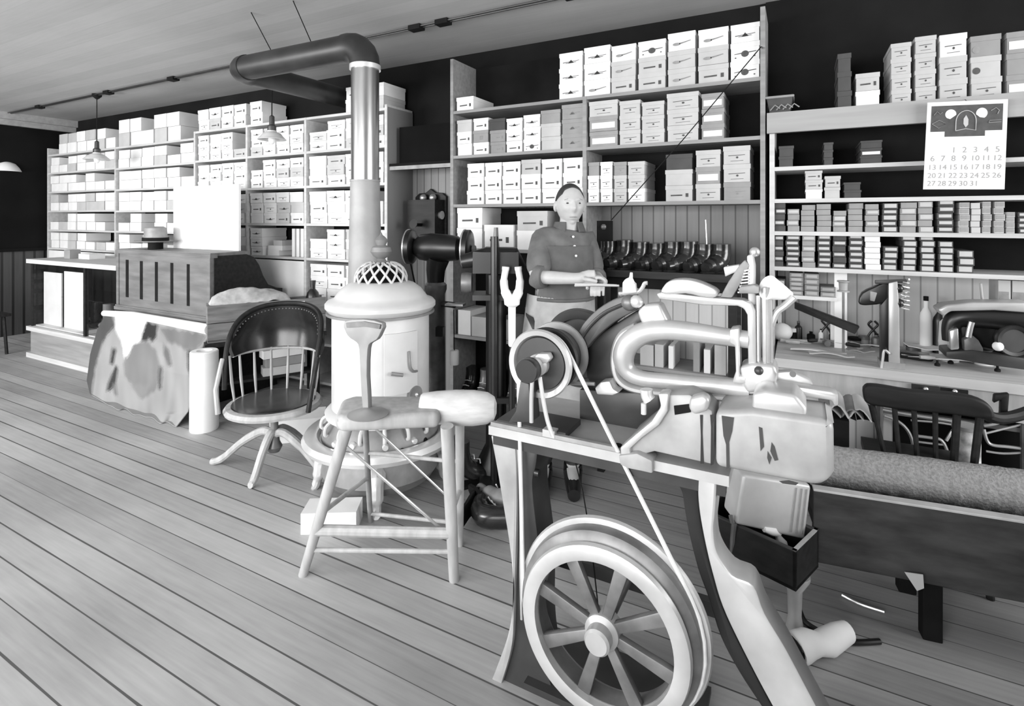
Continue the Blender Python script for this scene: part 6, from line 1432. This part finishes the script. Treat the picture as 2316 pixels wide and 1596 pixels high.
tt([(2000, 940), (2030, 952), (2052, 972), (2064, 1000), (2066, 1032)]); tt([(2068, 985), (2100, 989), (2130, 996), (2146, 1030)]); tt([(2070, 998), (2110, 1003), (2140, 1006)], .005)
tt([(2066, 1030), (2100, 1028), (2146, 1034)]); tt([(2140, 996), (2160, 968), (2186, 963)]); tt([(2225, 962), (2250, 958), (2290, 945), (2330, 935)]); tt([(2225, 970), (2232, 995), (2245, 1006), (2280, 1010), (2330, 1016)]); tt([(2228, 980), (2260, 972), (2300, 962), (2330, 955)], .005)
tt([(2230, 1020), (2270, 1025), (2330, 1022)], .005)
a, b = onY(1990, 930, YT).x, onY(2330, 930, YT).x
for x in (a, b-.02): MB().tube([(x, YT, 0), (x, YT, .6)], .014, 8).build('stand_leg', M_IRON, td)
MB().mm((a, YT+.0, .56), (b, YT+.03, .58)).build('stand_top', M_IRON, td, ang=0)
MB().tube([(a, YT, .05), (b, YT, .05)], .012, 8).build('stand_stretcher', M_IRON, td)
# dark sheet put in for the shade under the bench, behind the stand
struct(MB().mm((.42, 3.30, 0), (2.2, 3.32, ZB2-.18)).build('wall_bench_shade', M_SHBACK, loc=(0, 0, 0), ang=0))
p = onY(2186, 1000, 2.95)
tin = thing('mottled_tin', 'mottled pale tin standing behind the captains chair spindles', 'tin', (p.x, 2.95, .455))
zz0 = .4556; zz1 = onY(2186, 963, 2.95).z
MB().lathe([(.001, zz0), (.048, zz0), (.048, zz1), (.04, zz1+.003), (.001, zz1+.003)], (p.x, 2.95, 0), seg=24).build('tin_body', mat('mottled_tin', .45, .6, var=.6, scale=28), tin)
MB().lathe([(.05, zz1-.012), (.051, zz1-.012), (.051, zz1+.004), (.046, zz1+.004)], (p.x, 2.95, 0), seg=24).build('tin_lid', M_BOXM, tin)
# chair stile of a second seat, dark box and scraps bin by the machine end
a, b = onY(1890, 940, 2.75), onY(1958, 1012, 2.75)
bn = thing('scrap_bin', 'black bin heaped with leather scraps between machine end and captains chair', 'bin', ((a.x+b.x)/2, 2.85, 0))
MB().mm((a.x-.08, 2.75, 0), (b.x-.06, 2.98, onY(1900, 950, 2.75).z), bev=.006).build('bin_body', M_BLACKM, bn, ang=0)
for k_ in range(6):
    x = a.x-.04+k_*.028; mb = MB(); z = onY(1900, 950, 2.75).z
    mb.sheet(lambda u, v, x=x, k_=k_, z=z: V((x-.02+.08*u, 2.76+.16*v+.02*math.sin(u*4), z+.012+.05*math.sin(u*3.1)*(.5+.5*math.sin(k_*2.2))+.02*v)), 6, 4, .006)
    mb.build('leather_offcut', (M_TAN, M_BOXL, M_BLACKM)[k_ % 3], bn, ang=60)

# ---------------------------------------------------------------- low bench with plank front, sheepskin roll
A2, B2 = onZ(1840, 1108, .50), onZ(2330, 1184, .50)
d2 = (B2-A2); d2.z = 0; d2.normalize(); n2 = V((-d2.y, d2.x, 0)); B3 = B2+d2*.55
lb_ = thing('low_bench', 'low dark bench with broad stained plank front, carrying the sheepskin roll', 'bench', tuple((A2+B3)/2-V((0, 0, .5))))
def quad(p, q, w0, w1, z0_, z1_, name, m_, bev=.004):
    mb = MB(); mb.prism([V((p.x, p.y, z0_))+n2*w0, V((q.x, q.y, z0_))+n2*w0, V((q.x, q.y, z0_))+n2*w1, V((p.x, p.y, z0_))+n2*w1], (0, 0, z1_-z0_), bev=bev); return mb.build(name, m_, lb_, ang=0)
quad(A2, B3, 0, .035, .235, .497, 'plank_front', M_PLANK); quad(A2, B3, -.002, .037, .497, .506, 'worn_edge', M_PLANKE, .002)
quad(A2, B3, .035, .37, .36, .40, 'bench_board', M_DARKW); quad(A2, B3, .37, .385, .25, .42, 'rear_board', M_DARKW)
for f_ in (.30, .95):
    p = A2.lerp(B3, f_)
    for w in (.06, .32): quad(p, p+d2*.06, w, w+.05, 0, .36, 'leg', M_BLACKM)
quad(A2+d2*.02, A2+d2*.06, .05, .37, .30, .36, 'end_rail', M_DARKW)
p = A2.lerp(B3, .31); q = MB(); q.prism([onY(2046, 1294, p.y-.03), onY(2088, 1300, p.y-.03), onY(2090, 1330, p.y-.03), onY(2074, 1336, p.y-.03)], (0, .004, 0)); q.build('paper_label', M_BOXL, lb_, ang=0)
ra, rb = A2+n2*.275+d2*.03, B3+n2*.275
MB_ = MB(); zz = .402+.083
N_ = 40
def rollp(u, v):
    a = 2*math.pi*v; c_ = V((ra.x, ra.y, zz)).lerp(V((rb.x, rb.y, zz)), u); r = .083+.004*noise.noise(V((u*40, math.sin(a)*3, math.cos(a)*3)))
    return c_+n2*(r*math.cos(a))+V((0, 0, r*math.sin(a)))
vs = []; fs_ = []; NU2 = 120; NV2 = 28
for i in range(NU2+1):
    for j in range(NV2): vs.append(rollp(i/NU2, j/NV2))
for i in range(NU2):
    for j in range(NV2): fs_.append((i*NV2+j, i*NV2+(j+1) % NV2, (i+1)*NV2+(j+1) % NV2, (i+1)*NV2+j))
fs_ += [tuple(range(NV2))[::-1], tuple(NU2*NV2+j for j in range(NV2))]
MB_.faces(vs, fs_); tag(MB_.build('sheepskin_roll', M_HIDEROLL, ang=60), 'long grey woolly roll of sheepskin lying on the low bench', 'roll')
q = onY(2240, 1150, 2.55)
for i, (pa, pb) in enumerate((((2000, 1118), (2120, 1138)), ((2010, 1108), (2170, 1142)))):
    pass
tag(MB().mm((onY(2212, 1140, 2.40).x, 2.42, .4006), (onY(2330, 1140, 2.40).x, 2.50, .452), bev=.004).build('wood_offcut', M_CRATE, ang=0), 'grey wood offcut lying in the low bench before the roll', 'offcut')

# ---------------------------------------------------------------- tray on its foot, tin, floor things
tz0, tz1 = .23, .365
N0 = onZ(1800, 1338, tz0); La = onZ(1640, 1296, tz0); Ra = onZ(1856, 1262, tz0)
ea = (La-N0); eb = (Ra-N0)
la, lb2 = .36, .20
ea = V((-.93, .36, 0)).normalized(); eb = V((-ea.y*-1, ea.x*-1, 0))
tw = thing('tool_tray', 'dark wooden tray full of scraps on a pale foot beside the machine leg', 'tray', tuple(N0+ea*la/2+eb*lb2/2-V((0, 0, 0))))
def tq(u, v, z): return V((N0.x, N0.y, 0))+ea*(u*la)+eb*(v*lb2)+V((0, 0, z))
def side(u0, v0, u1, v1, name, ed):
    nn = (tq(u1, v1, 0)-tq(u0, v0, 0)).normalized(); pp = V((-nn.y, nn.x, 0)); cen = tq(.5, .5, 0)
    if (cen-tq(u0, v0, 0)).dot(pp) < 0: pp = -pp
    mb = MB(); mb.prism([tq(u0, v0, tz0), tq(u1, v1, tz0), tq(u1, v1, tz0)+pp*.012, tq(u0, v0, tz0)+pp*.012], (0, 0, tz1-tz0), bev=.002); o = mb.build(name, M_DARKW, tw, ang=0)
    mb = MB(); mb.prism([tq(u0, v0, tz1), tq(u1, v1, tz1), tq(u1, v1, tz1)+pp*.013, tq(u0, v0, tz1)+pp*.013], (0, 0, .004)); mb.build('worn_rim', ed, o, ang=0)
side(0, 0, 1, 0, 'tray_side', M_PLANK); side(0, 0, 0, 1, 'tray_end', M_PLANKE); side(0, 1, 1, 1, 'tray_side', M_PLANK); side(1, 0, 1, 1, 'tray_end', M_PLANK)
mb = MB(); mb.prism([tq(0, 0, tz0), tq(1, 0, tz0), tq(1, 1, tz0), tq(0, 1, tz0)], (0, 0, .012)); mb.build('tray_floor', M_DARKW, tw, ang=0)
fo = tq(.12, .5, 0); 
MB().lathe([(.055, 0), (.055, .012), (.03, .03), (.022, .08), (.025, .17), (.05, .215), (.05, .23)], (fo.x, fo.y, 0), seg=20).build('tray_foot', M_MACH, tw)
fo2 = tq(.85, .5, 0); MB().cyl((fo2.x, fo2.y, 0), (fo2.x, fo2.y, tz0), .018, seg=12).build('tray_foot', M_MACHD, tw)
for k_ in range(3):
    p = tq(.14+.1*k_, .5, 0); a = k_*2.0
    mb = MB(); q0_ = V((p.x, p.y, tz0+.013+.0*k_)); mb.tube([q0_+V((-.035*math.cos(a), -.03*math.sin(a), .02+.035*k_)), q0_+V((0, 0, .035+.035*k_)), q0_+V((.04*math.cos(a), .035*math.sin(a), .045+.035*k_))], [.012, .02, .010], 8)
    tag(mb.build('leather_curl', (M_PAPER, M_BOXL, M_PAPER)[k_], ang=50), ('pale leather curl lowest in the tray corner', 'grey leather curl in the middle of the tray corner', 'white leather curl sticking up at the tray corner')[k_], 'leather curl', 'leather curls in the tray')
# square tin standing in the tray
tc_ = tq(.52, .46, 0); tn = thing('square_tin', 'large pale square tin standing in the dark tray under the machine housing', 'tin', (tc_.x, tc_.y, tz0+.013))
cs = [onT(1664, 1186, tc_.y/ray(1740, 1200).y*.985), onT(1822, 1222, tc_.y/ray(1740, 1200).y*.985), onT(1836, 1098, tc_.y/ray(1740, 1200).y*.985), onT(1681, 1074, tc_.y/ray(1740, 1200).y*.985)]
back_ = V((-_s, _c, 0))*.12
zlo = tz0+.0136
m = MB(); m.prism([cs[0], cs[1], cs[2], cs[3]], back_, bev=.012, seg=3); m.build('tin_body', M_TINW, tn)
for f_ in (.78, .86, .93):
    a, b = cs[0].lerp(cs[1], f_), cs[3].lerp(cs[2], f_); MB().tube([a.lerp(b, .1), a.lerp(b, .92)], .0035, 6).build('tin_rib', M_SHEETL, tn)
MB().tube([cs[0]+back_*.1-V((0, 0, .0)), V((cs[0].x, cs[0].y, zlo))+back_*.3], .01, 8).build('tin_foot', M_IRON, tn); MB().tube([cs[1]+back_*.4, V((cs[1].x, cs[1].y, zlo))+back_*.6], .01, 8).build('tin_foot', M_IRON, tn)
MB().tube([cs[0].lerp(cs[3], .02)+V((-.012, 0, .0)), cs[0].lerp(cs[3], .1)+V((-.02, 0, .01))], .008, 8).build('spout', M_IRON, tn)
# white bag and hose on the floor
p = onZ(1868, 1462, 0); q0_, q1_ = onZ(1800, 1470, .05), onZ(1925, 1430, .04); ax_ = (q1_-q0_).normalized()
q0_.z = .052; q1_.z = .04
bg = thing('white_sack', 'white cloth sack lying on the floor with dark open mouth, past the machine foot', 'sack', tuple(p))
MB().tube([q0_.lerp(q1_, f_)+V((0, 0, .008*math.sin(f_*9))) for f_ in (0, .06, .2, .38, .55, .75, .92, 1)], [.044, .05, .046, .036, .044, .040, .034, .012], 18).build('sack_body', M_PAPER, bg)
MB().tube([q0_-ax_*.004, q0_+ax_*.01], [.038, .03], 18).build('sack_mouth', M_BLACKM, bg)
MB().tube([q0_-ax_*.018, q0_-ax_*.03], [.05, .045], 18).build('sack_collar', M_BLACKM, bg)
hs = [onZ(1808, 1378, .012), onZ(1820, 1405, .012), onZ(1848, 1425, .012), onZ(1880, 1440, .012), onZ(1930, 1452, .012), onZ(1990, 1450, .012)]
m = MB(); m.tube(spline(hs, 6), .010, 10); tag(m.build('floor_hose', M_BLACK), 'black hose curving over the floor beyond the white sack', 'hose')
h2 = [onZ(1905, 1345, .010), onZ(1945, 1365, .010), onZ(2000, 1383, .010)]
m = MB(); m.tube(spline(h2, 6), .006, 8); tag(m.build('loose_wire', M_STEEL), 'thin pale wire on the shaded floor under the low bench', 'wire')

# furniture added out of view on the near side to shade the bench corner
cb = thing('shade_cupboard', 'tall dark cupboard added unseen near the camera to shade the bench corner', 'cupboard', (.7, .5, 0))
MB().mm((.23, .12, .05), (1.1, .68, 2.2), bev=.004).build('carcass', M_DARKW, cb, ang=0)
MB().mm((.25, .10, .10), (.65, .12, 2.15), bev=.003).build('door', M_DARKW, cb, ang=0); MB().mm((.67, .10, .10), (1.08, .12, 2.15), bev=.003).build('door', M_DARKW, cb, ang=0)
MB().mm((.25, .14, 0), (1.08, .66, .05)).build('plinth', M_BLACKM, cb, ang=0)
sc_ = thing('shade_counter', 'dark counter added unseen on the street side to shade the low bench', 'counter', (1.4, 1.6, 0))
MB().mm((.80, 1.05, .86), (2.2, 2.12, .90), bev=.004).build('counter_top', M_DARKW, sc_, ang=0)
MB().mm((.83, 1.08, .0), (2.17, 2.09, .86)).build('counter_body', M_DARKW, sc_, ang=0)
